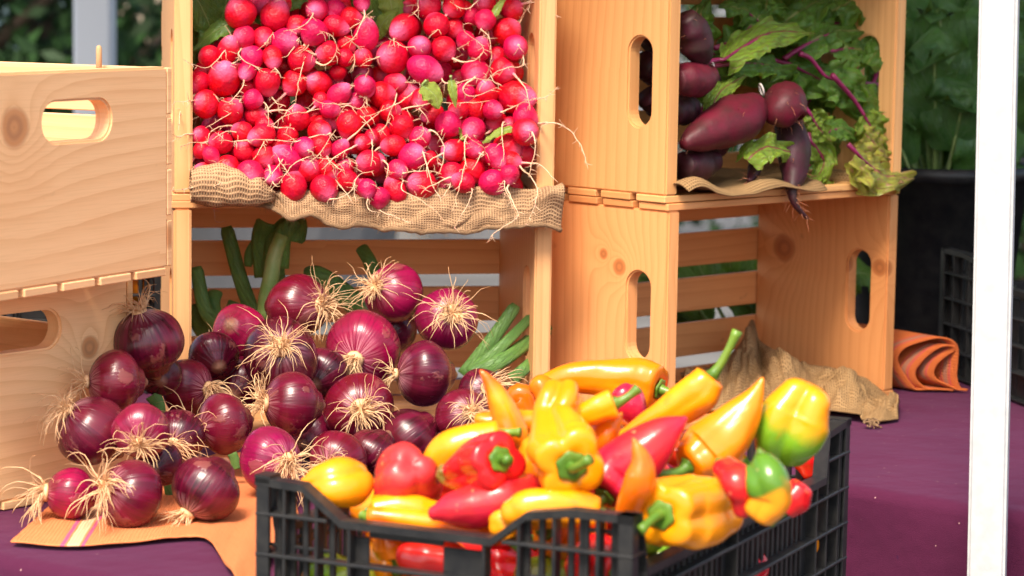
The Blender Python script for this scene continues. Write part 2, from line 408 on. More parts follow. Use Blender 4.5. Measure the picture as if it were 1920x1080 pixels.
def spline(P, n):
    P = [V(p) for p in P]
    if len(P) == 2: return [P[0].lerp(P[1], i/(n-1)) for i in range(n)]
    Q = [P[0]*2-P[1]]+P+[P[-1]*2-P[-2]]; out = []
    for i in range(n):
        x = i/(n-1)*(len(P)-1); k = min(int(x), len(P)-2); t = x-k
        p0, p1, p2, p3 = Q[k:k+4]
        out.append(.5*((2*p1)+(-p0+p2)*t+(2*p0-5*p1+4*p2-p3)*t*t+(-p0+3*p1-3*p2+p3)*t**3))
    return out
def lerp_list(L, n):
    return [float(np.interp(i/(n-1)*(len(L)-1), range(len(L)), L)) for i in range(n)]

# ------------------------------------------------------------ wooden crates
def wood_uv(bm, gi, off):
    ul = bm.loops.layers.uv.verify()
    for f in bm.faces:
        n = f.normal; ni = max(range(3), key=lambda i: abs(n[i])); o = [i for i in range(3) if i != gi]
        for l in f.loops:
            c = l.vert.co
            if ni == gi: l[ul].uv = (c[o[0]]*.3+off[0], c[o[1]]+off[1])
            else:
                k = o[0] if ni == o[1] else o[1]
                l[ul].uv = (c[gi]+off[0], c[k]+off[1]+(.013 if ni == o[0] else 0))
def bm_finish(bm, name, mat, parent, bev=.0012):
    if bev:
        es = [e for e in bm.edges if len(e.link_faces) == 2 and e.calc_face_angle(0) > .8]
        bmesh.ops.bevel(bm, geom=es, offset=bev, segments=1, affect='EDGES', clamp_overlap=True)
    me = bpy.data.meshes.new(name); bm.to_mesh(me); bm.free(); me.materials.append(mat)
    o = bpy.data.objects.new(name, me); C.objects.link(o); o.parent = parent
    return o
def box_bm(lo, hi):
    bm = bmesh.new(); bmesh.ops.create_cube(bm, size=1)
    for v in bm.verts: v.co = V([lo[i]+(hi[i]-lo[i])*(v.co[i]+.5) for i in range(3)])
    return bm
def boards(name, lst, gi, parent, mat=WOOD):
    big = bmesh.new()
    for lo, hi in lst:
        b = box_bm(lo, hi); bmesh.ops.bevel(b, geom=b.edges[:], offset=.0009, segments=1, affect='EDGES')
        b.normal_update(); wood_uv(b, gi, (U(0, 40), U(0, 40)))
        me = bpy.data.meshes.new('tmp'); b.to_mesh(me); b.free(); big.from_mesh(me); bpy.data.meshes.remove(me)
    return bm_finish(big, name, mat, parent, 0)
def panel(name, W, H, t, parent, slot, off, place):
    """end panel W x H x t in (a,b,c) with a stadium slot; place maps (a,b,c)->local xyz"""
    bm = bmesh.new(); cr = .004
    outer = [(0, 0), (W, 0), (W, H), (0, H)]
    vs = [bm.verts.new((x, y, 0)) for x, y in outer]
    es = [bm.edges.new((vs[i], vs[(i+1) % 4])) for i in range(4)]
    ca, cb, ln, wd = slot; r = wd/2; pts = []
    for k in range(13): th = -math.pi/2+math.pi*k/12; pts.append((ca+ln/2-r+r*math.cos(th), cb+r*math.sin(th)))
    for k in range(13): th = math.pi/2+math.pi*k/12; pts.append((ca-ln/2+r+r*math.cos(th), cb+r*math.sin(th)))
    v2 = [bm.verts.new((x, y, 0)) for x, y in pts]
    es += [bm.edges.new((v2[i], v2[(i+1) % len(v2)])) for i in range(len(v2))]
    bmesh.ops.triangle_fill(bm, edges=es, use_beauty=True)
    r_ = bmesh.ops.extrude_face_region(bm, geom=bm.faces[:])
    for e in r_['geom']:
        if isinstance(e, bmesh.types.BMVert): e.co.z += t
    bmesh.ops.recalc_face_normals(bm, faces=bm.faces[:]); bm.normal_update()
    es = [e for e in bm.edges if len(e.link_faces) == 2 and e.calc_face_angle(0) > .8]
    bmesh.ops.bevel(bm, geom=es, offset=.0022, segments=2, affect='EDGES', clamp_overlap=True)
    bm.normal_update(); wood_uv(bm, 0, off)
    for v in bm.verts: v.co = V(place(*v.co))
    bmesh.ops.recalc_face_normals(bm, faces=bm.faces[:])
    me = bpy.data.meshes.new(name); bm.to_mesh(me); bm.free(); me.materials.append(WOOD)
    o = bpy.data.objects.new(name, me); C.objects.link(o); o.parent = parent; return o
ST = .008
def set_knots(o, ks, off):
    for nm, k in zip(('knot_a', 'knot_b'), ks): o[nm] = [k[0]+off[0], k[1]+off[1], k[2]]
def crate_side(loc, yaw, L, W, H, tint, label, group, offs, slot_a=None, knots=((), ())):
    """crate lying on its side, opening towards local -y; length along x; end panels W tall, H deep"""
    r = empty('wooden_crate', loc, math.radians(yaw)); tag(r, label, 'wooden crate', group)
    t = .0201; parts = []
    for i, x0 in enumerate((0, L-t)):
        parts.append(panel('end_panel', W, H, t, r, (slot_a or W/2, .045, .104, .036), offs[i], lambda a, b, c, x0=x0: (x0+c, b, ST+a))); set_knots(parts[-1], knots[i], offs[i])
    p, s = .0585, .043
    hs = [0, .0555, .1125, .169]; wd = [.046, .048, .047, .0465]
    for nm, z0 in (('bottom_side_slats', 0), ('top_side_slats', ST+W)):
        parts.append(boards('side_slats', [((-.001-U(0, .002), hs[k], z0), (L+.001+U(0, .002), hs[k]+wd[k], z0+ST)) for k in range(4)], 0, r))
    bs = []
    for k in range(5):
        zt = ST+W-k*p; zb = max(zt-s, ST+.001)
        bs.append(((0.0, H, zb), (L, H+ST, zt)))
    parts.append(boards('bottom_slats', bs, 0, r))
    for q in parts: q.color = (*tint, 1)
    return r
def crate_up(loc, yaw, L, W, H, tint, label, group, offs, knots=((), ())):
    """upright crate; end panel W wide (x) facing local -y, H tall, length along +y"""
    r = empty('wooden_crate', loc, math.radians(yaw)); tag(r, label, 'wooden crate', group)
    t = .0201; parts = []
    for i, y0 in enumerate((0, L-t)):
        parts.append(panel('end_panel', W, H, t, r, (W/2, H-.048, .104, .038), offs[i], lambda a, b, c, y0=y0: (a, y0+(t-c if y0 == 0 else c), ST+b))); set_knots(parts[-1], knots[i], offs[i])
    p = W/5; s = p-.0085
    parts.append(boards('bottom_slats', [((k*p+.004, -.0015, 0), (k*p+.004+s, L+.0015, ST)) for k in range(5)], 1, r))
    for sgn in (0, 1):
        x0, x1 = ((-ST, 0) if sgn == 0 else (W, W+ST)); q = H/3.6
        parts.append(boards('side_slats', [((x0, 0, ST+zz), (x1, L, ST+zz+.046)) for zz in (.001, .052, .103, H-.047)], 1, r))
    for q_ in parts: q_.color = (*tint, 1)
    return r
GC = 'wooden crates stacked on the stall table'
cY = 11.4551
Cx, Cz = -.3816, 0.0; RX, RY, RA = .1791, .0721, 44.65
L_, W_, H_ = .4361, .26-.0, .2156
crate_side((Cx, 0, -ST+.001+ST), cY, L_, .252, H_, (1.20, 1.00, .82), 'wooden crate on its side behind the heap of red onions, holding green stalks', GC, ((3.1, 5.2), (11.3, 4.4)))
crate_side((Cx+.001, .001, .2690), cY, L_, W_, H_, (1.20, .98, .78), 'wooden crate on its side packed with radishes over burlap', GC, ((23.2, 8.1), (31.7, 2.6)))
crate_side((RX, RY, .0), RA, L_, .252, H_, (1.18, .84, .58), 'empty wooden crate on its side with brown burlap spilling out', GC, ((5.35, 15.2), (2.62, 31.2)), knots=(((.194, .102, .006), (.181, .076, .0085)), ((.170, .168, .016), (.158, .012, .010))))
crate_side((RX-.004, RY, .2690), RA-1.0, L_, W_, H_, (1.24, 1.0, .72), 'wooden crate on its side full of beets and leaves', GC, ((42.1, 12.6), (17.4, 22.3)))
UX, UY, UA = -.4809, -.5774, 61.894
crate_up((UX, UY, .2227), UA, L_, .2879, .2002, (1.34, 1.24, 1.18), 'pale upright wooden crate with a big knot, topmost of its stack', GC, ((7.02, 18.3), (9.7, 1.3)), knots=(((.050, .150, .017),), ()))
LX = -.4809-.065; 
crate_up((-.565, -.517, .001), 52.7, L_, .2879, .2125, (1.34, 1.27, 1.15), 'pale upright wooden crate under the knotty one, beside the onions', GC, ((14.6, 27.1), (19.2, 21.3)), knots=(((.235, .14, .010), (.2, .07, .002)), ()))
# dowel in the pale crate's rim
def ucr(x, y, z):  # local -> world of the upper pale crate
    a = math.radians(UA); return V((UX+x*math.cos(a)-y*math.sin(a), UY+x*math.sin(a)+y*math.cos(a), .2227+z))
p0 = ucr(.2879-.012, .075, .19); mb = MB()
tube(mb, [p0, p0+V((0, 0, .034)), p0+V((0, 0, .0365)), p0+V((0, 0, .0378))], [.0030, .0030, .0024, .0008], 12)
tag(mb.build('wooden_peg', WOOD, None, True, p0), 'short round wooden peg standing in the rim of the top pale crate', 'peg')

# crate frame helpers
def cw(o, yaw, x, y, z):
    a = math.radians(yaw); return V((o[0]+x*math.cos(a)-y*math.sin(a), o[1]+x*math.sin(a)+y*math.cos(a), o[2]+z))
def crate_ray(o, yaw, px, py, v):
    a = math.radians(yaw); n = V((-math.sin(a), math.cos(a), 0)); return depth_plane(V(o)+n*v, n, px, py)
C1 = (Cx+.001, .001, .2690); C2 = (Cx, 0, 0); R2 = (RX, RY, 0); R1 = (RX-.004, RY, .2690)
def P1(px, py, v): return crate_ray(C1, cY, px, py, v)
def P2(px, py, v): return crate_ray(C2, cY, px, py, v)
def PR1(px, py, v): return crate_ray(R1, RA-1, px, py, v)
def PR2(px, py, v): return crate_ray(R2, RA, px, py, v)
def wall_r1(px, py, k):  # offset from right end panel's inner face
    pass

# ------------------------------------------------------------ ground and table
def grid_sheet(name, nx, ny, fn, mat, uvs=None, thick=0):
    v = []; u = []; f = []
    for i in range(nx):
        for j in range(ny):
            s, t = i/(nx-1), j/(ny-1); r = fn(s, t); v.append(r[0]); u.append(r[1])
    for i in range(nx-1):
        for j in range(ny-1):
            f.append((i*ny+j, (i+1)*ny+j, (i+1)*ny+j+1, i*ny+j+1))
    c = sum((V(x) for x in v), V())/len(v)
    o = mesh_obj(name, v, f, mat, None, u, True, c)
    if thick:
        m = o.modifiers.new('solid', 'SOLIDIFY'); m.thickness = thick; m.offset = 0
    return o
g = mesh_obj('ground', [(-150, -30, -.75), (150, -30, -.75), (150, 250, -.75), (-150, 250, -.75)], [(0, 1, 2, 3)], PAVE, None, [(0, 0), (1, 0), (1, 1), (0, 1)], False)
tag(g, kind='structure')

EDGE = [(-1.7, .247), (-1.1, -.173), (-.456, -.622), (-.30, -.733), (-.24, -.770), (-.200, -.765), (-.178, -.70), (-.20, -.55), (-.17, -.42), (-.10, -.28), (.13, -.10), (.18, -.085), (.357, -.232), (.503, -.350), (1.0, -.752), (1.7, -1.32)]
def table_top():
    E = []
    for i in range(len(EDGE)-1):
        a, b = V((*EDGE[i], 0)), V((*EDGE[i+1], 0)); n = max(1, int((b-a).length/.03))
        E += [a.lerp(b, k/n) for k in range(n)]
    E.append(V((*EDGE[-1], 0)))
    # normals outward (right-hand side of travel is outside: -y)
    nrm = []
    for i in range(len(E)):
        t = (E[min(i+2, len(E)-1)]-E[max(i-2, 0)]).normalized(); nrm.append(V((t.y, -t.x, 0)))
    v = []; f = []; R = .016
    prof = [(-.02, 0), (-R, 0)]+[(-R+R*math.sin(a), -R+R*math.cos(a)) for a in (math.radians(k) for k in (20, 40, 60, 80))]+[(0, -.035), (.0, -.06), (0, -.12), (0, -.25), (0, -.45), (0, -.72)]
    m = len(prof); s = 0
    for i, (p, n) in enumerate(zip(E, nrm)):
        if i: s += (E[i]-E[i-1]).length
        for j, (o, z) in enumerate(prof):
            amp = min(1, max(0, (-z-.02)/.3))*.022; k = amp*(math.sin(s*23)+.6*math.sin(s*51+1.3))+amp*.8
            v.append(p+n*(o+k)+V((0, 0, z)))
    for i in range(len(E)-1):
        for j in range(m-1): f.append((i*m+j, i*m+j+1, (i+1)*m+j+1, (i+1)*m+j))
    back = [(1.7, 1.5), (.42, 1.5), (.33, .48), (-1.7, .48)]
    k0 = len(v); v += [V((*b, 0)) for b in back]
    inner = [i*m for i in range(len(E))]
    f.append(tuple(inner+[k0, k0+1, k0+2, k0+3]))
    k1 = len(v); v += [V((*b, -.72)) for b in back]
    for i in range(3): f.append((k0+i, k1+i, k1+i+1, k0+i+1))
    return v, f
v, f = table_top()
me = bpy.data.meshes.new('tablecloth'); me.from_pydata([tuple(x) for x in v], [], f); me.materials.append(PURPLE)
for p in me.polygons: p.use_smooth = len(p.vertices) == 4 and p.center.z < -.0001 or len(p.vertices) == 4
tc = bpy.data.objects.new('tablecloth', me); C.objects.link(tc)
tag(tc, 'purple cotton cloth covering the stall table down to the ground', 'tablecloth')

# ------------------------------------------------------------ pepper crate (black plastic)
def black_crate(origin, ax, ay, LA, LB, H, label, name='plastic_crate'):
    """corner at origin (top z = origin.z+H), side A along ax (length LA), side B along ay (length LB)."""
    r = empty(name, origin, math.atan2(ax[1], ax[0])); tag(r, label, 'plastic crate')
    # local x = ax, local y must be the inner direction
    sgn = 1 if (ax[0]*ay[1]-ax[1]*ay[0]) > 0 else -1
    def side(L, prof, place, cells, opens, name, ledges, rimw=.016, dep=.014):
        bm = bmesh.new()
        def bx(lo, hi):
            b = box_bm(lo, hi); bmesh.ops.bevel(b, geom=b.edges[:], offset=.0007, segments=1, affect='EDGES')
            me = bpy.data.meshes.new('t'); b.to_mesh(me); b.free(); bm.from_mesh(me); bpy.data.meshes.remove(me)
        top = lambda x: float(np.interp(x, [q[0]*L for q in prof], [q[1] for q in prof]))
        # rim strips following the profile
        n = len(prof)
        for i in range(n-1):
            x0, z0 = prof[i][0]*L, prof[i][1]; x1, z1 = prof[i+1][0]*L, prof[i+1][1]
            if x1-x0 < 1e-5: continue
            vs = [bm.verts.new(c) for c in ((x0, 0, z0-.0065), (x1, 0, z1-.0065), (x1, 0, z1), (x0, 0, z0), (x0, dep, z0-.0065), (x1, dep, z1-.0065), (x1, dep, z1), (x0, dep, z0))]
            for q in ((0, 1, 2, 3), (7, 6, 5, 4), (4, 5, 1, 0), (3, 2, 6, 7), (0, 3, 7, 4), (1, 5, 6, 2)): bm.faces.new([vs[k] for k in q])
        for x in cells:      # full depth ribs
            x *= L; bx((x-.0015, .0008, 0), (x+.0015, dep-.001, top(x)-.004))
        for z in ledges:     # full depth ledges, broken where the profile is lower
            seg = []; st = None; N_ = 60
            for k in range(N_+1):
                x = L*k/N_; okk = top(x) > z+.012
                if okk and st is None: st = x
                if (not okk or k == N_) and st is not None: seg.append((st, x)); st = None
            for a, b in seg: bx((a, .0004, z), (b, dep-.0006, z+.003))
        # inner skin: thin bars and a few posts
        for (a, b, kind, lo, hi) in opens:
            a *= L; b *= L
            if kind == 'bars':
                nb = max(2, int((b-a)/.0125))
                for k in range(nb+1):
                    x = a+(b-a)*k/nb; bx((x-.0026, dep-.004, 0), (x+.0026, dep, min(top(x)-.003, H)))
                for z in np.arange(.015, H, .043):
                    if z < min(top(a), top(b))-.01: bx((a, dep-.0035, z), (b, dep-.0005, z+.003))
            elif kind == 'solid':
                bx((a, dep-.003, lo), (b, dep-.0002, hi))
        bmesh.ops.recalc_face_normals(bm, faces=bm.faces[:])
        for v_ in bm.verts: v_.co = V(place(*v_.co))
        bmesh.ops.recalc_face_normals(bm, faces=bm.faces[:])
        me = bpy.data.meshes.new(name); bm.to_mesh(me); bm.free(); me.materials.append(PLASTIC)
        o = bpy.data.objects.new(name, me); C.objects.link(o); o.parent = r
        return o
    lowA, lowB = H-.030, H-.046
    profA = [(0, H), (.16, H), (.27, H-.006), (.36, lowA), (.76, lowA), (.87, H-.004), (1, H-.002)]
    opA = [(.06, .14, 'bars', 0, 0), (.14, .30, 'solid', 0, .02), (.02, .28, 'bars', 0, 0), (.39, .50, 'solid', 0, H-.044), (.50, .70, 'solid', 0, .04), (.50, .70, 'solid', H-.044, H-.032), (.70, .76, 'solid', 0, H-.044), (.80, .985, 'bars', 0, 0)]
    cA = [0.006, .09, .20, .29, .38, .74, .83, .92, .994]
    led = [H-.034-.034*k for k in range(int(H/.034))]
    profB = [(0, H), (.035, H), (.06, lowB), (.87, lowB), (.885, H-.004), (1, H)]
    opB = [(.06, .42, 'bars', 0, 0), (.42, .46, 'solid', 0, lowB-.004), (.46, .80, 'bars', 0, 0), (.80, .87, 'solid', 0, lowB-.004), (.05, .87, 'solid', .0, .065), (.90, .99, 'solid', 0, H-.01)]
    cB = [.004, .06, .44, .83, .885, .945, .996]
    side(LA, profA, lambda x, y, z: (x, sgn*y, z), cA, opA, 'long_side', led)
    side(LA, profA, lambda x, y, z: (x, sgn*(LB-y), z), cA, opA, 'long_side', led)
    side(LB, profB, lambda x, y, z: (y, sgn*x, z), cB, opB, 'short_side', [H-.034, H-.068, H-.102, H-.136, H-.17])
    side(LB, profB, lambda x, y, z: (LA-y, sgn*x, z), cB, opB, 'short_side', [H-.034, H-.068, H-.102, H-.136, H-.17])
    bm = box_bm((.012, min(sgn*.012, sgn*(LB-.012)), 0), (LA-.012, max(sgn*.012, sgn*(LB-.012)), .004))
    bm_finish(bm, 'base', PLASTIC, r, 0)
    return r
ZR = .115; PH = .205
Bc = atz(1188, 969, ZR); Ac = atz(478, 905, ZR); Cc = atz(1597, 795, ZR)
da = (Ac-Bc); db = (Cc-Bc); LA = da.length; LB = db.length  # lengths refined below
ang = math.atan2(da.y, da.x); angb = math.atan2(db.y, db.x); ex = (ang-angb)-math.pi/2
ang -= ex*.8; angb += ex*.2
axv = V((math.cos(ang), math.sin(ang), 0)); ayv = V((math.cos(angb), math.sin(angb), 0))
def px_of(P):
    y, z = P.y+CD, P.z-CH; d = y*math.cos(PITCH)-z*math.sin(PITCH); u = y*math.sin(PITCH)+z*math.cos(PITCH)
    return 960+FOC*(P.x*math.cos(ROLL)-u*math.sin(ROLL))/d
LA = min((abs(px_of(Bc+axv*k*.002)-478), k*.002) for k in range(60, 400))[1]
LB = min((abs(px_of(Bc+ayv*k*.002)-1597), k*.002) for k in range(60, 400))[1]
CRT = V((Bc.x, Bc.y, ZR-PH))
black_crate(CRT, axv, ayv, LA, LB, PH, 'black slatted plastic crate heaped with yellow, orange and red peppers')
# low bench below it
mid = CRT+axv*LA/2+ayv*LB/2
bq = empty('low_bench', (mid.x, mid.y, -.75), ang); tag(bq, 'low wooden bench under the crate of peppers', 'bench')
bt = boards('bench_top', [((-.17, -.24+.1*k, .628), (.17, -.145+.1*k, .6575)) for k in range(5)], 0, bq); bt.color = (.8, .8, .8, 1)
for sx in (-1, 1):
    for sy in (-1, 1):
        l = boards('leg', [((sx*.14-.02, sy*.20-.02, 0), (sx*.14+.02, sy*.20+.02, .626))], 2, bq); l.color = (.8, .8, .8, 1)

# ------------------------------------------------------------ peppers
def pepper(pts, mat, label, bell=False, lobes=3, la=.12, z=.13, y=None, stem=None, seed=0, tipcap='round', nring=22, stemlen=.028, hidden=False):
    """pts: stem end -> tip: (px, py, radius px, dy)"""
    c = pts[len(pts)//2]
    base = atz(c[0], c[1], z) if y is None else aty(c[0], c[1], y)
    y0 = base.y
    P = []; R = []
    for q in pts:
        p = aty(q[0], q[1], y0+(q[3] if len(q) > 3 else 0)); P.append(p); R.append(q[2]*mpp(p))
    return dict(P=P, R=R, mat=mat, label=label, bell=bell, lobes=lobes, la=la, stem=stem, seed=seed, tip=tipcap, n=nring, sl=stemlen)
def make_pepper(d):
    P, R = d['P'], [x*1.04 for x in d['R']]; rs = random.Random(d['seed']); n = d['n']; SEG = 48
    S = spline(P, n); RR = lerp_list(R, n)
    # smooth radii
    for _ in range(2): RR = [RR[0]]+[(RR[i-1]+2*RR[i]+RR[i+1])/4 for i in range(1, n-1)]+[RR[-1]]
    fr = frames(S); t0 = fr[0][0]; t1 = fr[-1][0]; r0 = RR[0]; r1 = RR[-1]
    cen = []; rad = []; fm = []; ax = []
    for o, k in ((-.16, 0.02), (-.05, .22), (.07, .45), (.11, .66), (.05, .85)): cen.append(S[0]-t0*(o*r0)); rad.append(k*r0); fm.append(fr[0]); ax.append(0)
    for i in range(n): cen.append(S[i]); rad.append(RR[i]); fm.append(fr[i]); ax.append(i/(n-1))
    if d['tip'] == 'round': tips = ((.30, .93), (.58, .75), (.78, .50), (.86, .25), (.84, 0.02)) if not d['bell'] else ((.22, .93), (.40, .76), (.50, .52), (.46, .28), (.36, .02))
    else: tips = ((.7, .72), (1.3, .38), (1.6, .02))
    for o, k in tips: cen.append(S[-1]+t1*(o*r1)); rad.append(k*r1); fm.append(fr[-1]); ax.append(1)
    ph = rs.uniform(0, 6.28); v = []; f = []; u = []; m = len(cen); L = d['lobes']; la = d['la']*(1.9 if d['bell'] else 1.5)
    so = rs.uniform(0, 100); XL = sum((S[i+1]-S[i]).length for i in range(n-1))/max(RR)*.8
    for i in range(m):
        t, a, b = fm[i]; r = rad[i]; x = ax[i]
        fade = 1.0 if d['bell'] else (1-x)**.7*.8+.12
        if d['bell'] and x > .7: fade = 1.25
        for k in range(SEG):
            th = 2*math.pi*k/SEG
            cr = abs(math.sin((th*L+ph+x*.8)/2)); fac = 1-la*fade*(1-cr**.9)+la*.30
            q = cen[i]
            nn = mn.noise(V((math.cos(th)*.9+so, math.sin(th)*.9, x*XL*.7)))*.13+mn.noise(V((math.cos(th)*1.5+so, math.sin(th)*1.5+9, x*XL*1.5)))*.05+mn.noise(V((math.cos(th)*3+so, math.sin(th)*3+9, x*XL*3)))*.016
            rr = r*(fac+nn)
            v.append(q+a*(rr*math.cos(th))+b*(rr*math.sin(th))); u.append((k/SEG, i/(m-1)))
    for i in range(m-1):
        for k in range(SEG): f.append((i*SEG+k, i*SEG+(k+1) % SEG, (i+1)*SEG+(k+1) % SEG, (i+1)*SEG+k))
    f.append(tuple(range(SEG))[::-1]); f.append(tuple((m-1)*SEG+k for k in range(SEG)))
    o = mesh_obj('pepper', v, f, PM[d['mat']], None, u, True, S[n//2]); tag(o, d['label'], 'pepper', 'peppers in the black crate')
    # stem with calyx
    mb = MB(); t, a, b = fr[0]; cv = []; cf = []; cu = []; K = 24
    for j, (o_, k_) in enumerate(((-.02, .02), (.16, .16), (.12, .30), (.15, .44), (.10, .54), (.06, .50))):
        for k in range(K):
            th = 2*math.pi*k/K; kk = k_*r0*.85*(1+(.09*math.sin(th*6) if j > 2 else 0))
            cv.append(S[0]-t*(o_*r0+.0012)+a*(kk*math.cos(th))+b*(kk*math.sin(th))); cu.append((k/K, j/5))
    for j in range(5):
        for k in range(K): cf.append((j*K+k, j*K+(k+1) % K, (j+1)*K+(k+1) % K, (j+1)*K+k))
    mb.add(cv, cf, cu)
    s0 = S[0]-t*(.05*r0); sd_ = d['stem']
    if sd_ is None: dirn = (-t+V((rs.uniform(-.5, .5), rs.uniform(-.3, .3), rs.uniform(-.3, .5)))).normalized()
    else: dirn = V(sd_).normalized()
    ln = d['sl'] if sd_ is not None else min(d['sl'], .014); Q = [s0, s0-t*ln*.35, s0-t*ln*.45+dirn*ln*.4, s0-t*ln*.4+dirn*ln*.8]
    q = spline(Q, 8); tube(mb, q, [.0068, .005, .0042, .0038, .0036, .0038, .0044, .0048], 9)
    st = mb.build('stem', STEM, None, True, S[n//2]); st.parent = o; st.location = (0, 0, 0)
    return o
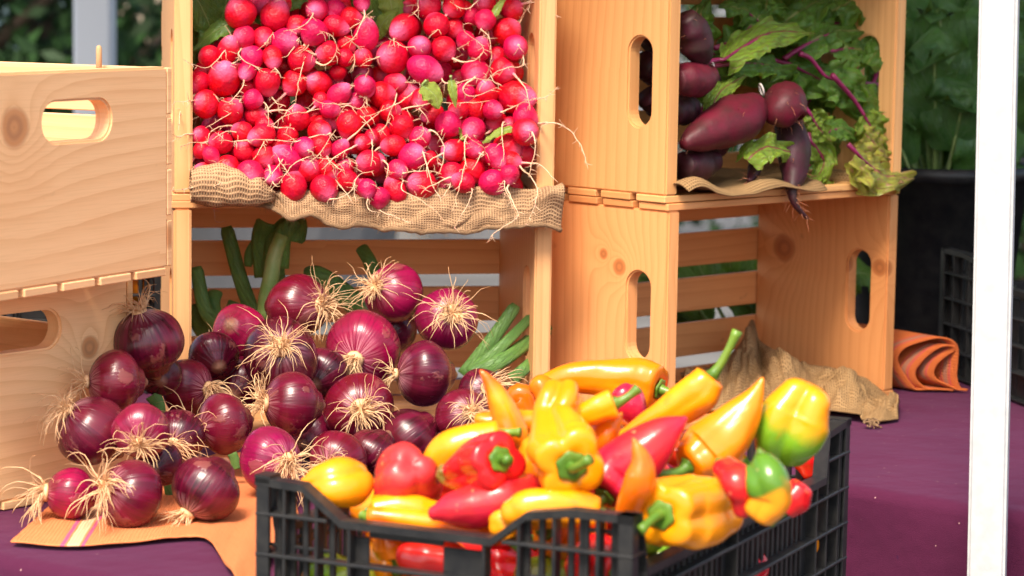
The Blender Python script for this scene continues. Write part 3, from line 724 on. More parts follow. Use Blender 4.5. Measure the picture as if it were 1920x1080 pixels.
PL = [
 # front row
 pepper([(672, 902, 34, .02), (655, 905, 46, .01), (630, 908, 45), (596, 912, 34), (574, 916, 20)], 'yellow', 'round yellow bell pepper in the corner of the black crate by the onions', True, 3, .14, .135, stem=(1, 1, 0), seed=1, stemlen=.004),
 pepper([(757, 935, 50, .03), (757, 915, 62, .02), (762, 893, 60), (768, 880, 50, -.01)], 'dull', 'dull red bell pepper with dark blotches beside the round yellow one', True, 3, .16, .135, stem=(0, 1, -1), seed=2, stemlen=.004),
 pepper([(935, 862, 52, -.02), (905, 868, 52), (872, 880, 40, .01), (842, 888, 22, .02), (826, 884, 13, .02)], 'redgreen', 'glossy red pepper with green nose and its stem facing out', True, 4, .15, .165, stem=(.3, -1, .1), seed=3, tipcap='round', stemlen=.016),
 pepper([(938, 815, 26), (895, 828, 36), (850, 842, 38), (822, 862, 30), (812, 880, 18)], 'yellow', 'yellow pepper behind the glossy red pepper with green nose', False, 3, .06, .155, seed=4),
 pepper([(965, 880, 26, .03), (962, 830, 30), (950, 785, 27), (934, 745, 20), (917, 715, 11), (906, 701, 6)], 'orange', 'orange horn pepper standing with its curved tip up beside the onions', False, 3, .08, .175, seed=5, tipcap='point', nring=28),
 pepper([(1000, 912, 24, .02), (950, 930, 38), (895, 948, 40), (845, 955, 30), (815, 962, 14)], 'pink', 'long smooth red pepper lying across the front of the heap', False, 3, .05, .135, seed=6, stemlen=.004, stem=(1, 1, 0)),
 pepper([(1120, 962, 28), (1080, 955, 35), (1030, 952, 37), (985, 955, 36), (962, 962, 26)], 'yellow', 'plump yellow pepper lying at the front rim of the crate', False, 3, .07, .128, seed=7, stem=(1, 1, 0), stemlen=.004),
 pepper([(1070, 872, 62, -.045), (1060, 855, 68, -.022), (1050, 815, 50, .0), (1042, 780, 36, .015), (1050, 760, 40, .02), (1055, 742, 38, .03)], 'yellow', 'knobbly yellow pepper with green stem facing out at the middle', True, 4, .17, .175, stem=(.8, -.8, .7), seed=8, nring=26, stemlen=.026),
 pepper([(1232, 728, 42, -.01), (1190, 715, 46), (1130, 708, 32), (1070, 708, 27), (1022, 722, 19), (1003, 732, 10)], 'amber', 'long yellow horn pepper lying across the back of the heap', False, 3, .12, .15, stem=(1, 0, 0.05), seed=9, nring=28, stemlen=.036),
 pepper([(1150, 757, 27), (1120, 768, 25), (1085, 782, 20), (1060, 792, 12)], 'yellow', 'small yellow pepper with pale green cap beside the knobbly one', False, 3, .10, .17, stem=(1, .2, .8), seed=10, stemlen=.02),
 pepper([(1188, 790, 20, .03), (1182, 765, 34), (1172, 745, 32), (1165, 735, 20)], 'pink', 'round red pepper tucked under the long yellow horn pepper', True, 3, .08, .15, seed=11),
 pepper([(1332, 708, 30), (1310, 735, 38), (1268, 765, 33), (1220, 792, 24), (1180, 812, 14), (1155, 822, 7)], 'amber', 'slim yellow orange pepper with its green stem curling upward', False, 3, .12, .15, stem=(.45, 0, 1), seed=12, nring=28, stemlen=.038),
 pepper([(1135, 925, 48, -.01), (1160, 890, 55), (1205, 850, 50), (1245, 815, 34), (1272, 795, 16), (1284, 786, 6)], 'pink', 'big red pepper pointing up from its green stem at centre', False, 3, .11, .155, stem=(-1, -.7, -.2), seed=13, nring=28, stemlen=.02),
 pepper([(1170, 1000, 24, .09), (1180, 950, 25, .07), (1198, 905, 30, .06), (1203, 870, 22, .06), (1196, 842, 11, .06), (1190, 828, 5, .06)], 'orange', 'orange horn pepper standing tip up behind the big yellow bell', False, 3, .12, .165, seed=14, tipcap='point', nring=26),
 pepper([(1243, 965, 60, -.035), (1272, 960, 72, -.012), (1315, 955, 70, .005), (1350, 950, 56, .02)], 'yellow', 'big glossy yellow bell pepper resting on the crate rim', True, 4, .15, .17, stem=(-.7, -.7, -.5), seed=15, stemlen=.026),
 pepper([(1292, 872, 36, -.01), (1325, 850, 52), (1362, 815, 50), (1395, 775, 34), (1415, 742, 16), (1427, 716, 6)], 'yelstain', 'broad yellow horn pepper with its tip up beside the green one', False, 3, .12, .17, stem=(-1, -.3, .1), seed=16, tipcap='point', nring=28, stemlen=.034),
 pepper([(1468, 845, 44, .01), (1480, 812, 60), (1497, 778, 60), (1515, 745, 48)], 'yelgreen', 'yellow and green bell pepper lying upside down by the far corner', True, 3, .17, .165, stem=(-1, .2, -1), seed=17, stemlen=.014),
 pepper([(1425, 876, 34, .01), (1440, 902, 42), (1444, 932, 40), (1426, 962, 30)], 'orgreen', 'green pepper turning orange at its tip beside the yellow bell', True, 3, .12, .15, stem=(.5, 0, 1), seed=18, stemlen=.012),
 pepper([(1360, 880, 24, .03), (1382, 905, 32), (1392, 930, 28), (1392, 955, 18)], 'red', 'red pepper wedged between the big yellow bell and the green one', False, 3, .12, .14, seed=19),
 pepper([(1220, 1030, 26), (1215, 1012, 28), (1208, 995, 24)], 'green', 'green pepper half hidden under the orange horn at the corner', True, 3, .1, .10, seed=20),
 pepper([(1290, 1048, 28, .01), (1250, 1050, 32), (1215, 1058, 30), (1190, 1068, 20)], 'yelgreen', 'yellow green pepper low in the crate under the big yellow bell', False, 3, .08, .05, seed=21),
 pepper([(1070, 800, 24), (1050, 770, 28), (1028, 740, 26), (1012, 722, 20)], 'orange', 'orange pepper with a curled end behind the knobbly yellow one', False, 3, .1, .14, seed=22),
 pepper([(1010, 792, 22), (970, 792, 24), (930, 790, 20), (900, 786, 12)], 'orange', 'small orange pepper pointing at the onions behind the upright horn', False, 3, .08, .15, seed=23),
 pepper([(1120, 850, 30, .02), (1132, 820, 28), (1150, 795, 16), (1160, 782, 7)], 'orange', 'small orange pepper with upturned tip behind the big red one', False, 3, .1, .16, seed=24, tipcap='point'),
 pepper([(1090, 820, 26), (1110, 795, 26), (1128, 778, 18)], 'orange', 'orange pepper squeezed between the knobbly yellow pepper and the small capped one', False, 3, .1, .15, seed=25),
 pepper([(700, 960, 30), (745, 958, 32), (790, 962, 30), (830, 966, 20)], 'yellow', 'yellow pepper half sunk in front of the blotched red one', False, 3, .1, .112, stem=(-1, 1, 0), stemlen=.004, seed=26),
 pepper([(690, 968, 18), (760, 975, 23), (850, 990, 24), (930, 1002, 20), (960, 1008, 10)], 'orange', 'long orange pepper lying flat along the low rim', False, 3, .06, .105, stem=(-1, 1, 0), stemlen=.004, seed=27, nring=26),
 pepper([(1000, 840, 26, .02), (1005, 870, 28), (1010, 900, 24)], 'orange', 'orange pepper beneath the knobbly yellow pepper', False, 3, .08, .13, seed=28),
 pepper([(1235, 780, 26, .02), (1262, 760, 32), (1290, 745, 28)], 'pink', 'dark red pepper under the slim yellow orange one', False, 3, .08, .125, seed=29),
 pepper([(1330, 880, 22, .03), (1300, 862, 26), (1268, 850, 24)], 'red', 'red pepper deep behind the broad yellow horn pepper', False, 3, .08, .13, seed=30),
 pepper([(1030, 930, 26), (1060, 922, 30), (1092, 918, 26)], 'red', 'red pepper showing below the knobbly yellow pepper', False, 3, .08, .128, seed=31),
 pepper([(740, 1040, 34), (735, 1020, 40), (728, 1000, 34)], 'orange', 'orange pepper seen through the slats at the open grip', True, 3, .1, .055, seed=32),
 pepper([(880, 1062, 26), (840, 1055, 38), (795, 1048, 38), (765, 1042, 26)], 'red', 'shiny red pepper seen through the open grip of the crate', False, 3, .06, .050, seed=33),
 pepper([(1470, 955, 24), (1488, 935, 30), (1500, 918, 24)], 'red', 'red pepper against the crate wall below the green and yellow bell', True, 3, .08, .11, seed=34),
 pepper([(1395, 885, 20), (1380, 870, 24), (1368, 850, 20)], 'orgreen', 'small green orange pepper hidden behind the broad yellow horn', False, 3, .08, .13, seed=35),
 pepper([(985, 770, 26, .0), (975, 745, 26), (965, 765, 20)], 'orange', 'orange pepper at the back edge next to the long yellow horn', True, 3, .08, .12, seed=36),
 pepper([(955, 1005, 20), (945, 985, 26), (940, 972, 22)], 'yellow', 'small yellow pepper between the red one and the front rim', False, 3, .08, .115, seed=37),
 pepper([(1528, 885, 22), (1515, 862, 28), (1500, 845, 24)], 'red', 'red pepper in the far corner of the crate below the yellow bell', True, 3, .08, .095, seed=38),
 pepper([(1375, 985, 22), (1400, 975, 28), (1420, 985, 22)], 'pink', 'deep red pepper under the big yellow bell at the low rim', True, 3, .08, .07, seed=40),
]
NAMED = len(PL)
kinds = ['red', 'orange', 'red', 'yellow', 'red', 'green', 'orange', 'pink']
fl = []
k = 0
for lz in (-.055, .01, .062):
    for i in range(4):
        for j in range(6):
            if lz > .05 and (i + j) % 2: continue
            a = (.045+.075*i)/.317*LA; b = (.05+.076*j)/.486*LB
            if a > LA-.035 or b > LB-.035: continue
            p = CRT+axv*(a+U(-.01, .01))+ayv*(b+U(-.01, .01)); p.z = lz+U(-.008, .008)
            dr = V((U(-1, 1), U(-1, 1), U(-.25, .25))).normalized(); r = U(.026, .032); h = U(.018, .03)
            fl.append(dict(P=[p-dr*h, p, p+dr*h], R=[r*.75, r, r*.8], mat=kinds[(k*5+i+j) % 8], label='pepper in the lower layers of the black crate glimpsed between slats',
                           bell=True, lobes=3, la=.12, stem=None, seed=100+k, tip='round', n=12, sl=.015)); k += 1
# settle: neighbours slide apart along their own lines of sight
def relax(items, iters=40, slack=.90, fixed=lambda d: False):
    for it in range(iters):
        mv = 0
        for i in range(len(items)):
            A = items[i]
            for j in range(i+1, len(items)):
                B = items[j]
                if (A['P'][len(A['P'])//2]-B['P'][len(B['P'])//2]).length > .2: continue
                worst = 0
                for p, r in zip(A['P'], A['R']):
                    for q, s in zip(B['P'], B['R']):
                        w_ = slack*(r+s)-(p-q).length
                        if w_ > worst: worst = w_; dy = (q.y-p.y)
                if worst > 0:
                    mv += 1; sg = 1 if dy >= 0 else -1
                    if A.get('back') != B.get('back'): sg = -1 if A.get('back') else 1
                    for X, s_ in ((A, -sg), (B, sg)):
                        if A.get('back') != B.get('back') and not X.get('back'): continue
                        k_ = s_*worst*.35
                        if X.get('fix'): continue
                        X['P'] = [p+(p-EYE)*(k_/(p.y+CD)) for p in X['P']]; sc2 = 1+k_/(X['P'][0].y+CD); X['R'] = [r*sc2 for r in X['R']]
        if mv == 0: break
def inside():
    for d in PL:
        am = .8
        for _ in range(40):
            bad = False
            for p, r in zip(d['P'], d['R']):
                q = p-CRT; a = q.dot(axv); b = q.dot(ayv); zz_ = q.z
                if b < r*.95+.016: bad = True
                if a < r*am+.014 and p.z-r < ZR-.040: bad = True
            if not bad: break
            k_ = .004
            d['P'] = [p+(p-EYE)*(k_/(p.y+CD)) for p in d['P']]; d['R'] = [r*(1+k_/2.2) for r in d['R']]
for _k in (0, 5, 6, 14, 17, 26): PL[_k]['fix'] = True
for _k in (27, 28, 29, 30, 33, 34, 35, 36, 18, 37, 38): PL[_k]['back'] = True
PL[3]['back'] = True
inside()
for _i in range(3): relax(PL, 15, .78); inside()
for d in PL: make_pepper(d)
def clash(d):
    for e in PL:
        for q, s in zip(e['P'], e['R']):
            if (q-d['P'][1]).length < (s+d['R'][1])*.85: return True
    return False
for d in fl:
    if not clash(d): make_pepper(d)['group'] = 'peppers in the lower layers of the black crate'

# ------------------------------------------------------------ onions
def onion_mesh(seed):
    rs = random.Random(seed); SEG = 40; v = []; f = []; u = []
    prof = []
    NR = 26
    for i in range(NR+1):
        a = math.pi*i/NR; r = abs(math.sin(a))**.92; z = -math.cos(a)*.90
        if i < 5: r = max(r, .10+.02*i*0) if i else .07; z = -.90-.26*(1-i/5)**1.5 if i < 4 else z
        prof.append((r, z))
    so = rs.uniform(0, 50)
    for i, (r, z) in enumerate(prof):
        for k in range(SEG):
            th = 2*math.pi*k/SEG
            m_ = 1+.035*mn.noise(V((math.cos(th)+so, math.sin(th), z)))*2+.010*math.sin(th*8+so)*min(1, abs(z)*1.2)
            v.append(V((r*m_*math.cos(th), r*m_*math.sin(th), z))); u.append((k/SEG, i/NR))
    for i in range(NR):
        for k in range(SEG): f.append((i*SEG+k, i*SEG+(k+1) % SEG, (i+1)*SEG+(k+1) % SEG, (i+1)*SEG+k))
    f.append(tuple(range(SEG))[::-1]); f.append(tuple(NR*SEG+k for k in range(SEG)))
    # uv seam: duplicate handled by wrap noise being minor
    o = mesh_obj('onion', v, f, ONION, None, None, True)
    ul = o.data.uv_layers.new(name='UVMap')
    for p in o.data.polygons:
        us = [u[i][0] for i in p.vertices]; wrap = max(us)-min(us) > .5
        for li, vi in zip(p.loop_indices, p.vertices):
            a, b = u[vi]; ul.data[li].uv = ((a+1 if wrap and a < .5 else a), b)
    me = o.data; bpy.data.objects.remove(o); return me
OM = [onion_mesh(i) for i in range(5)]
def tuft(base, d, R, seed, size=1.0, count=34):
    count = int(count*1.5)
    """dry root tuft; base point, outward direction"""
    rs = random.Random(seed); mb = MB()
    a = d.orthogonal().normalized(); b = d.cross(a)
    clump = [ (rs.uniform(-1, 1), rs.uniform(-1, 1)) for _ in range(4)]
    comb = (a*rs.uniform(-1, 1)+b*rs.uniform(-1, 1)).normalized()*rs.uniform(.2, 1.1)
    tube(mb, [base-d*.002, base+d*.0015, base+d*.003], [.0075*size, .0065*size, .003*size], 10)
    for i in range(int(count*1.35)):
        th = rs.uniform(0, 2*math.pi); r0 = rs.uniform(0, .0065)*size
        p = base+a*(r0*math.cos(th))+b*(r0*math.sin(th))
        cl = clump[i % 4]
        dr = (d*1.0+a*(math.cos(th)*.55+cl[0]*.35)+b*(math.sin(th)*.55+cl[1]*.35)+comb*.35).normalized(); spread = (a*(math.cos(th)+cl[0])+b*(math.sin(th)+cl[1])+comb*1.2)*rs.uniform(.0, .26)-d*rs.uniform(0, .10); cc = base-d*R*.885
        ln = (.008+.034*rs.random()**1.6)*min(size, 1.5); pts = [p]; n = 9
        curl = V((rs.uniform(-1, 1), rs.uniform(-1, .6), rs.uniform(-1, .7)))*rs.uniform(.3, 1.1)
        for k in range(n):
            dr = (dr+spread*(1 if k < 5 else .2)+curl*(.20 if k > 3 else -.06)+V((rs.uniform(-1, 1), rs.uniform(-1, 1), rs.uniform(-1, 1)))*.30+V((0, 0, -.04-.025*k))).normalized()
            q_ = pts[-1]+dr*(ln/n); w_ = q_-cc
            if w_.length < R*.985: q_ = cc+w_.normalized()*R*.985
            pts.append(q_)
        w0 = rs.uniform(.00028, .00072)*min(size, 1.25)
        tube(mb, pts, [w0*(1-.65*k/n) for k in range(n+1)], 4)
    return mb
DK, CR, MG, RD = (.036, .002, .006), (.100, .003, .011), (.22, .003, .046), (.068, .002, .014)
ON = [ # px,py,r, rootdir (x, up, toward cam), colour, tuft size, label
 (277, 640, 66, (-.25, 1, .15), DK, 1.15, 'dark red onion with its roots sticking up beside the pale crate and post'),
 (215, 716, 60, (-1, .05, .35), CR, 1.0, 'crimson onion against the pale crate under the topmost dark one'),
 (172, 808, 69, (-.8, .75, .3), RD, 1.25, 'big shiny red onion with long straw roots touching the pale crate'),
 (265, 808, 54, (.1, -.45, 1), MG, 1.15, 'magenta onion with roots hanging over its front beside the big shiny one'),
 (132, 926, 52, (-1, .1, .25), MG, 1.25, 'small onion at the corner of the orange towel with bushy straw roots'),
 (245, 926, 66, (-.75, .35, .65), RD, 1.45, 'red onion on the orange towel with a long root tuft over its neighbour'),
 (385, 917, 67, (-.55, -.75, .45), DK, 1.15, 'dark polished onion on the towel with its roots touching the cloth'),
 (352, 727, 54, (1, .0, .5), CR, 1.3, 'crimson striped onion with roots spraying towards the heap middle'),
 (420, 795, 58, (-.95, -.1, .5), CR, 1.45, 'onion with cracked papery skin in the front of the heap'),
 (335, 815, 50, (-.1, -.3, 1), DK, 1.2, 'small dark onion sunk behind the cracked papery one'),
 (450, 622, 52, (.3, -.4, -1), MG, .8, 'bright magenta onion below the green stalks showing no roots'),
 (400, 668, 48, (-.4, .4, -1), DK, .8, 'dark onion half hidden behind the crimson striped one'),
 (558, 574, 62, (.9, .1, .55), CR, 1.5, 'red onion with a bushy root tuft at the foot of the thick stalk'),
 (525, 668, 74, (.1, .45, 1), DK, 1.6, 'large purple onion whose papery roots face outward at the heap centre'),
 (547, 757, 60, (-1, .1, .4), CR, 1.35, 'red onion with scarred skin below the large purple one'),
 (680, 652, 71, (-.2, -.25, 1), MG, 1.45, 'large magenta onion with a ring of roots facing outward'),
 (738, 550, 59, (-.65, .35, .8), MG, 1.25, 'magenta onion at the top of the heap with curled roots'),
 (838, 598, 58, (.25, .35, 1), MG, 1.6, 'topmost pink onion with long roots beside the crate end'),
 (795, 702, 64, (-1, .05, .35), RD, .9, 'deep red onion with a torn scar and short brown roots'),
 (672, 765, 68, (.15, .1, 1), CR, 1.75, 'onion with a long sweeping root tuft in front of the torn one'),
 (508, 862, 62, (.75, .05, .8), MG, 1.45, 'pink purple onion with many roots beside the black crate corner'),
 (634, 862, 56, (-.3, -.1, .9), CR, 1.1, 'rosy onion right behind the round yellow pepper'),
 (768, 822, 58, (-.8, -.6, .3), DK, 1.0, 'almost black onion behind the blotched red pepper'),
 (868, 782, 52, (.4, .4, 1), CR, 1.2, 'red onion tucked beside the upright orange horn pepper'),
 (905, 735, 46, (.3, .35, 1), DK, 1.2, 'dark onion under the green leaf tips by the crate post'),
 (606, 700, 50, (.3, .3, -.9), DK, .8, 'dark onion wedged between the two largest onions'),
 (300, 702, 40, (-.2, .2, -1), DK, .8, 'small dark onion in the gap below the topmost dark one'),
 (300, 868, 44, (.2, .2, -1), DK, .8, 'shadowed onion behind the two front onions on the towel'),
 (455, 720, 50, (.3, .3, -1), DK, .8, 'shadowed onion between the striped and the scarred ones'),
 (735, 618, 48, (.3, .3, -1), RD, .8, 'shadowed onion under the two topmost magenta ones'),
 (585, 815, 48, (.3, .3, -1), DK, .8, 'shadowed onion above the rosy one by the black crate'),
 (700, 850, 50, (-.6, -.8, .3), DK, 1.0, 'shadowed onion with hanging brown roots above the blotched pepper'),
]
OI = []
for i, q in enumerate(ON):
    px, py, r = q[:3]; front = i < 26 or i == 31
    yy = float(np.interp(py, [550, 650, 760, 860, 930], [.02, -.08, -.22, -.36, -.44]))
    if i == 4: yy = -.46
    if px > 560: yy = float(np.interp(py, [550, 650, 760, 860], [.03, -.05, -.14, -.22]))
    if px < 330 and i != 4: yy = float(np.interp(py, [640, 716, 808, 926], [-.29, -.36, -.43, -.46]))
    if not front: yy += .045
    p = aty(px, py, yy)
    rr = r*mpp(p)
    if py > 900 and front: # rests on the towel
        for _ in range(20):
            p = atz(px, py, rr*.93+.004); rr = r*mpp(p)
    OI.append(dict(P=[p], R=[rr], q=q, i=i, back=not front, fix=(py > 900 and front)))
relax(OI, 60, .93)
for d in OI:
    q = d['q']; p = d['P'][0]; r = d['R'][0]; x, up, tw = q[3]
    di = V((x, -tw, up)).normalized()
    rs = random.Random(d['i']*13+5)
    rot = di.to_track_quat('Z', 'Y').to_matrix().to_4x4() @ Matrix.Rotation(rs.uniform(0, 6.28), 4, 'Z')
    M = Matrix.Translation(p) @ rot @ Matrix.Diagonal((r*rs.uniform(.97, 1.05), r*rs.uniform(.94, 1.02), r*rs.uniform(.86, 1.0), 1))
    o = bpy.data.objects.new('onion', OM[d['i'] % 5]); C.objects.link(o); o.matrix_world = M
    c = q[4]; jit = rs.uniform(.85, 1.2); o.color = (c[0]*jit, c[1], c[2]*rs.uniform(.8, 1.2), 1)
    tag(o, q[6], 'onion', 'red onions heaped in front of the crate')
    base = p+di*(r*.885)
    t_ = tuft(base, di, r, d['i'], q[5], 40 if q[5] > 1 else 20).build('root_tuft', ROOT_O, None, True)
    keep(t_, o, M)

# ------------------------------------------------------------ radishes
def radish_mesh(seed, el):
    rs = random.Random(seed); SEG = 24; NR = 16; v = []; f = []; u = []; so = rs.uniform(0, 50)
    for i in range(NR+1):
        a = math.pi*i/NR; r = math.sin(a); z = -math.cos(a)*el
        if z > 0: r = r*(1-.10*(z/el)**2) ; z = z*1.06+(.10*(z/el)**6)
        if i == NR: r = .045
        if i == 0: r = .12
        if i == 1: z -= .015
        for k in range(SEG):
            th = 2*math.pi*k/SEG; m_ = 1+.05*mn.noise(V((math.cos(th)*.9+so, math.sin(th)*.9, z)))*1.6
            v.append(V((r*m_*math.cos(th), r*m_*math.sin(th), z)))
            u.append((k/SEG, i/NR))
    for i in range(NR):
        for k in range(SEG): f.append((i*SEG+k, i*SEG+(k+1) % SEG, (i+1)*SEG+(k+1) % SEG, (i+1)*SEG+k))
    f.append(tuple(range(SEG))[::-1]); f.append(tuple(NR*SEG+k for k in range(SEG)))
    o = mesh_obj('radish', v, f, RADISH, None, u, True); me = o.data; bpy.data.objects.remove(o); return me
RMS = [radish_mesh(i, e) for i, e in enumerate((.90, .96, 1.02, 1.10, 1.25, .93))]
# (x, y, r, colour, tail polyline) measured in four enlargements: (offset x, offset y, enlargement)
Z1 = [(500,115,140,'R',[(430,20),(370,-20)]),(790,140,122,'R',[(840,40),(870,-20)]),(530,310,88,'P',[(470,320),(360,440),(200,570),(0,495)]),(235,475,78,'R',None),(400,420,80,'R',None),
(690,320,78,'R',[(720,350),(780,270)]),(600,485,95,'P',[(480,390),(490,480),(620,560),(700,610)]),(870,360,115,'P',[(950,350),(1000,320)]),(770,480,68,'R',[(780,540),(820,600),(840,660)]),(975,220,85,'R',None),
(1145,85,85,'P',[(1130,90),(1080,170),(980,240),(860,265)]),(1120,270,118,'P',[(1060,360),(1040,480),(990,680),(965,870)]),(1300,85,80,'P',None),(1300,220,75,'R',[(1380,245),(1500,190),(1620,90)]),(1430,150,80,'R',[(1540,150),(1620,150)]),
(1520,20,50,'P',None),(1390,370,70,'R',[(1450,420),(1460,500),(1450,600)]),(1560,300,100,'P',None),(1240,450,100,'R',None),(1010,500,110,'R',[(1110,520),(1200,555),(1290,480),(1310,380),(1250,290),(1160,260)]),
(1380,490,60,'R',None),(1530,490,70,'R',None),(355,670,135,'R',[(380,580),(470,520),(480,450)]),(140,700,85,'R',None),(555,600,60,'P',[(540,640),(500,750),(400,860),(270,800)]),
(720,690,110,'R',[(760,820),(810,870),(880,905)]),(955,700,105,'R',None),(1160,710,100,'R',None),(1320,610,55,'R',None),(200,880,115,'R',[(130,850),(50,855),(-60,860)]),
(410,940,110,'R',[(500,850),(420,950),(200,1080)]),(600,840,75,'P',[(680,860),(730,930),(740,1060)]),(620,980,80,'R',None),(560,740,50,'R',None),(1180,850,55,'R',None),(1330,800,75,'P',[(1420,710),(1500,740),(1580,850)]),
(1545,730,65,'P',None),(1480,860,60,'P',None),(1360,980,115,'R',[(1300,1060),(1380,900),(1500,920),(1560,850)]),(980,1000,95,'R',[(960,900),(860,980),(760,1075)]),(1560,980,70,'R',None),(1250,920,60,'P',None),(1170,1060,80,'R',None),(700,1060,60,'R',None)]
Z3 = [(160,160,70,'R',None),(340,215,92,'R',[(250,205),(100,215),(-10,245)]),(515,125,75,'R',[(440,85),(330,80),(240,130),(220,230)]),(680,150,85,'R',None),(530,290,80,'R',None),(250,320,50,'P',[(290,370),(300,390)]),(170,280,50,'R',None),
(385,420,92,'R',[(390,460),(340,540),(270,580)]),(220,470,80,'R',[(140,430),(100,430)]),(580,480,115,'P',[(600,530),(605,545)]),(350,545,70,'R',None),(700,330,90,'R',None),(775,490,70,'P',None),(895,165,80,'R',None),
(900,350,105,'P',[(810,290),(840,380),(900,470),(960,530)]),(1040,255,75,'P',[(1070,270),(1110,320),(980,370),(880,470),(825,560)]),(1165,120,90,'R',[(1230,130),(1080,170),(960,205),(780,190),(510,190)]),(1180,240,80,'R',None),(1070,440,105,'R',[(1100,380),(1180,290),(1300,100)]),(945,580,105,'R',None),
(1205,600,116,'R',[(1250,665),(1340,680),(1440,610),(1500,490),(1620,455)]),(1235,430,65,'R',None),(1380,420,70,'R',[(1390,380),(1330,400),(1280,460)]),(1340,270,60,'P',None),(1480,220,82,'R',[(1410,280),(1280,350),(1140,340)]),(1420,60,100,'R',None),(1580,380,100,'R',[(1500,380),(1410,350),(1390,310)]),(1400,530,80,'R',None),
(1550,600,75,'R',[(1490,560),(1460,600),(1470,720)]),(1610,160,40,'R',None),(640,230,55,'R',None),(800,260,55,'R',None)]
Z2 = [(555,55,105,'R',[(490,10),(460,80),(405,135)]),(770,60,90,'R',None),(1030,30,85,'R',[(1000,0),(900,70),(800,60),(740,20)]),(1260,80,90,'R',None),(350,235,110,'R',None),(625,215,105,'R',None),(760,240,80,'R',None),(920,140,55,'P',None),(1035,165,80,'P',[(1010,230),(1060,300),(1080,400),(1090,500)]),
(1215,270,118,'R',[(1320,190),(1370,100),(1425,0)]),(480,400,88,'P',[(490,375),(380,400),(220,325)]),(680,410,105,'R',[(750,470),(830,515),(940,510),(1010,450),(1000,370),(870,280),(845,200)]),(250,480,145,'R',[(170,480),(80,500),(-20,560)]),(985,420,88,'P',[(1010,330),(1020,260)]),(870,340,70,'P',[(820,400),(900,350)]),(1290,400,95,'P',[(1310,390),(1355,470),(1350,550),(1200,580),(1080,640),(980,760)]),
(520,580,118,'P',[(620,620),(700,690),(800,705),(930,660),(1090,680)]),(950,620,122,'P',[(940,650),(850,740),(880,800),(1000,800),(1130,740)]),(1180,600,110,'R',None),(1140,470,60,'R',None),(160,800,105,'R',[(260,790),(265,870),(230,950),(190,1075)]),(270,700,80,'R',[(340,690),(420,700),(480,690)]),(380,820,110,'R',[(440,770),(330,850),(150,940),(0,990)]),(500,840,80,'R',[(480,890),(530,980),(560,1040)]),(20,730,80,'P',None),
(860,790,80,'P',None),(1040,790,85,'R',None),(1290,820,145,'R',[(1400,830),(1500,835),(1580,790),(1650,730)]),(810,930,75,'R',None),(590,960,60,'R',None),(950,930,75,'R',None),(1100,930,72,'P',[(1160,935),(1290,890),(1400,850),(1480,840)]),(1120,1020,90,'R',None),(230,940,80,'R',[(320,930),(460,890),(640,865),(900,865),(1075,850)]),(320,1040,100,'R',None),(60,980,85,'R',None),(720,1050,108,'P',None),(1380,1040,105,'P',[(1450,1040),(1560,1045)]),(1240,1060,60,'R',None)]
Z4 = [(265,60,75,'R',[(300,130),(370,150),(410,100),(400,40)]),(115,125,75,'R',[(60,140),(140,70),(190,0)]),(0,170,40,'R',None),(210,190,65,'R',None),(745,85,80,'P',[(715,110),(685,200),(690,320),(650,470),(605,640)]),(385,140,70,'P',[(440,100),(510,120),(550,200),(540,300),(520,380)]),(75,310,88,'R',None),
(335,265,92,'P',[(390,230),(430,310),(460,420),(500,510),(540,545)]),(235,355,60,'P',[(270,370),(360,360),(460,360),(535,385)]),(615,225,68,'R',None),(750,215,55,'P',None),(970,205,95,'R',[(1040,240),(1060,330),(1140,410),(1180,490),(1160,600),(1090,740)]),(1100,100,88,'R',[(1130,90),(1165,170),(1150,280),(1120,400)]),(1095,0,85,'P',[(1180,40),(1280,35),(1380,80),(1460,170),(1500,260),(1525,355)]),
(895,260,62,'P',[(930,310),(955,400),(960,480),(1000,570),(1050,680)]),(825,260,50,'R',None),(735,355,95,'R',[(700,430),(740,490),(700,600),(605,770)]),(600,385,80,'R',[(600,430),(560,510),(530,545)]),(870,440,90,'P',[(940,500),(970,530)]),(990,385,55,'P',[(990,440),(980,500),(1030,600),(1050,670),(960,730),(880,790),(835,850)]),(1090,260,65,'R',None),
(400,455,95,'R',[(330,440),(270,430),(280,500),(400,560),(560,700)]),(220,495,65,'R',None),(110,540,66,'P',[(110,610),(160,650),(260,690),(345,725)]),(30,480,50,'P',[(35,530),(40,620),(130,650)]),(450,280,40,'R',None),(1000,300,60,'R',None),(680,440,60,'R',None)]
RAD = []
for L0, ox, oy, k in ((Z1, 340, 0, 4.5), (Z2, 680, 0, 4.5), (Z3, 340, 220, 4.5), (Z4, 680, 220, 3.6)):
    for (x, y, r, c, tl) in L0:
        RAD.append(dict(px=ox+x/k, py=oy+y/k, r=20.5+(r/k-20.5)*.66, c=c, tl=[(ox+a/k, oy+b/k) for a, b in tl] if tl else None))
def pile_v(py): return float(np.interp(py, [0, 200, 330, 390], [.050, .022, -.010, -.036]))
rr_ = random.Random(3); seen = list(RAD)
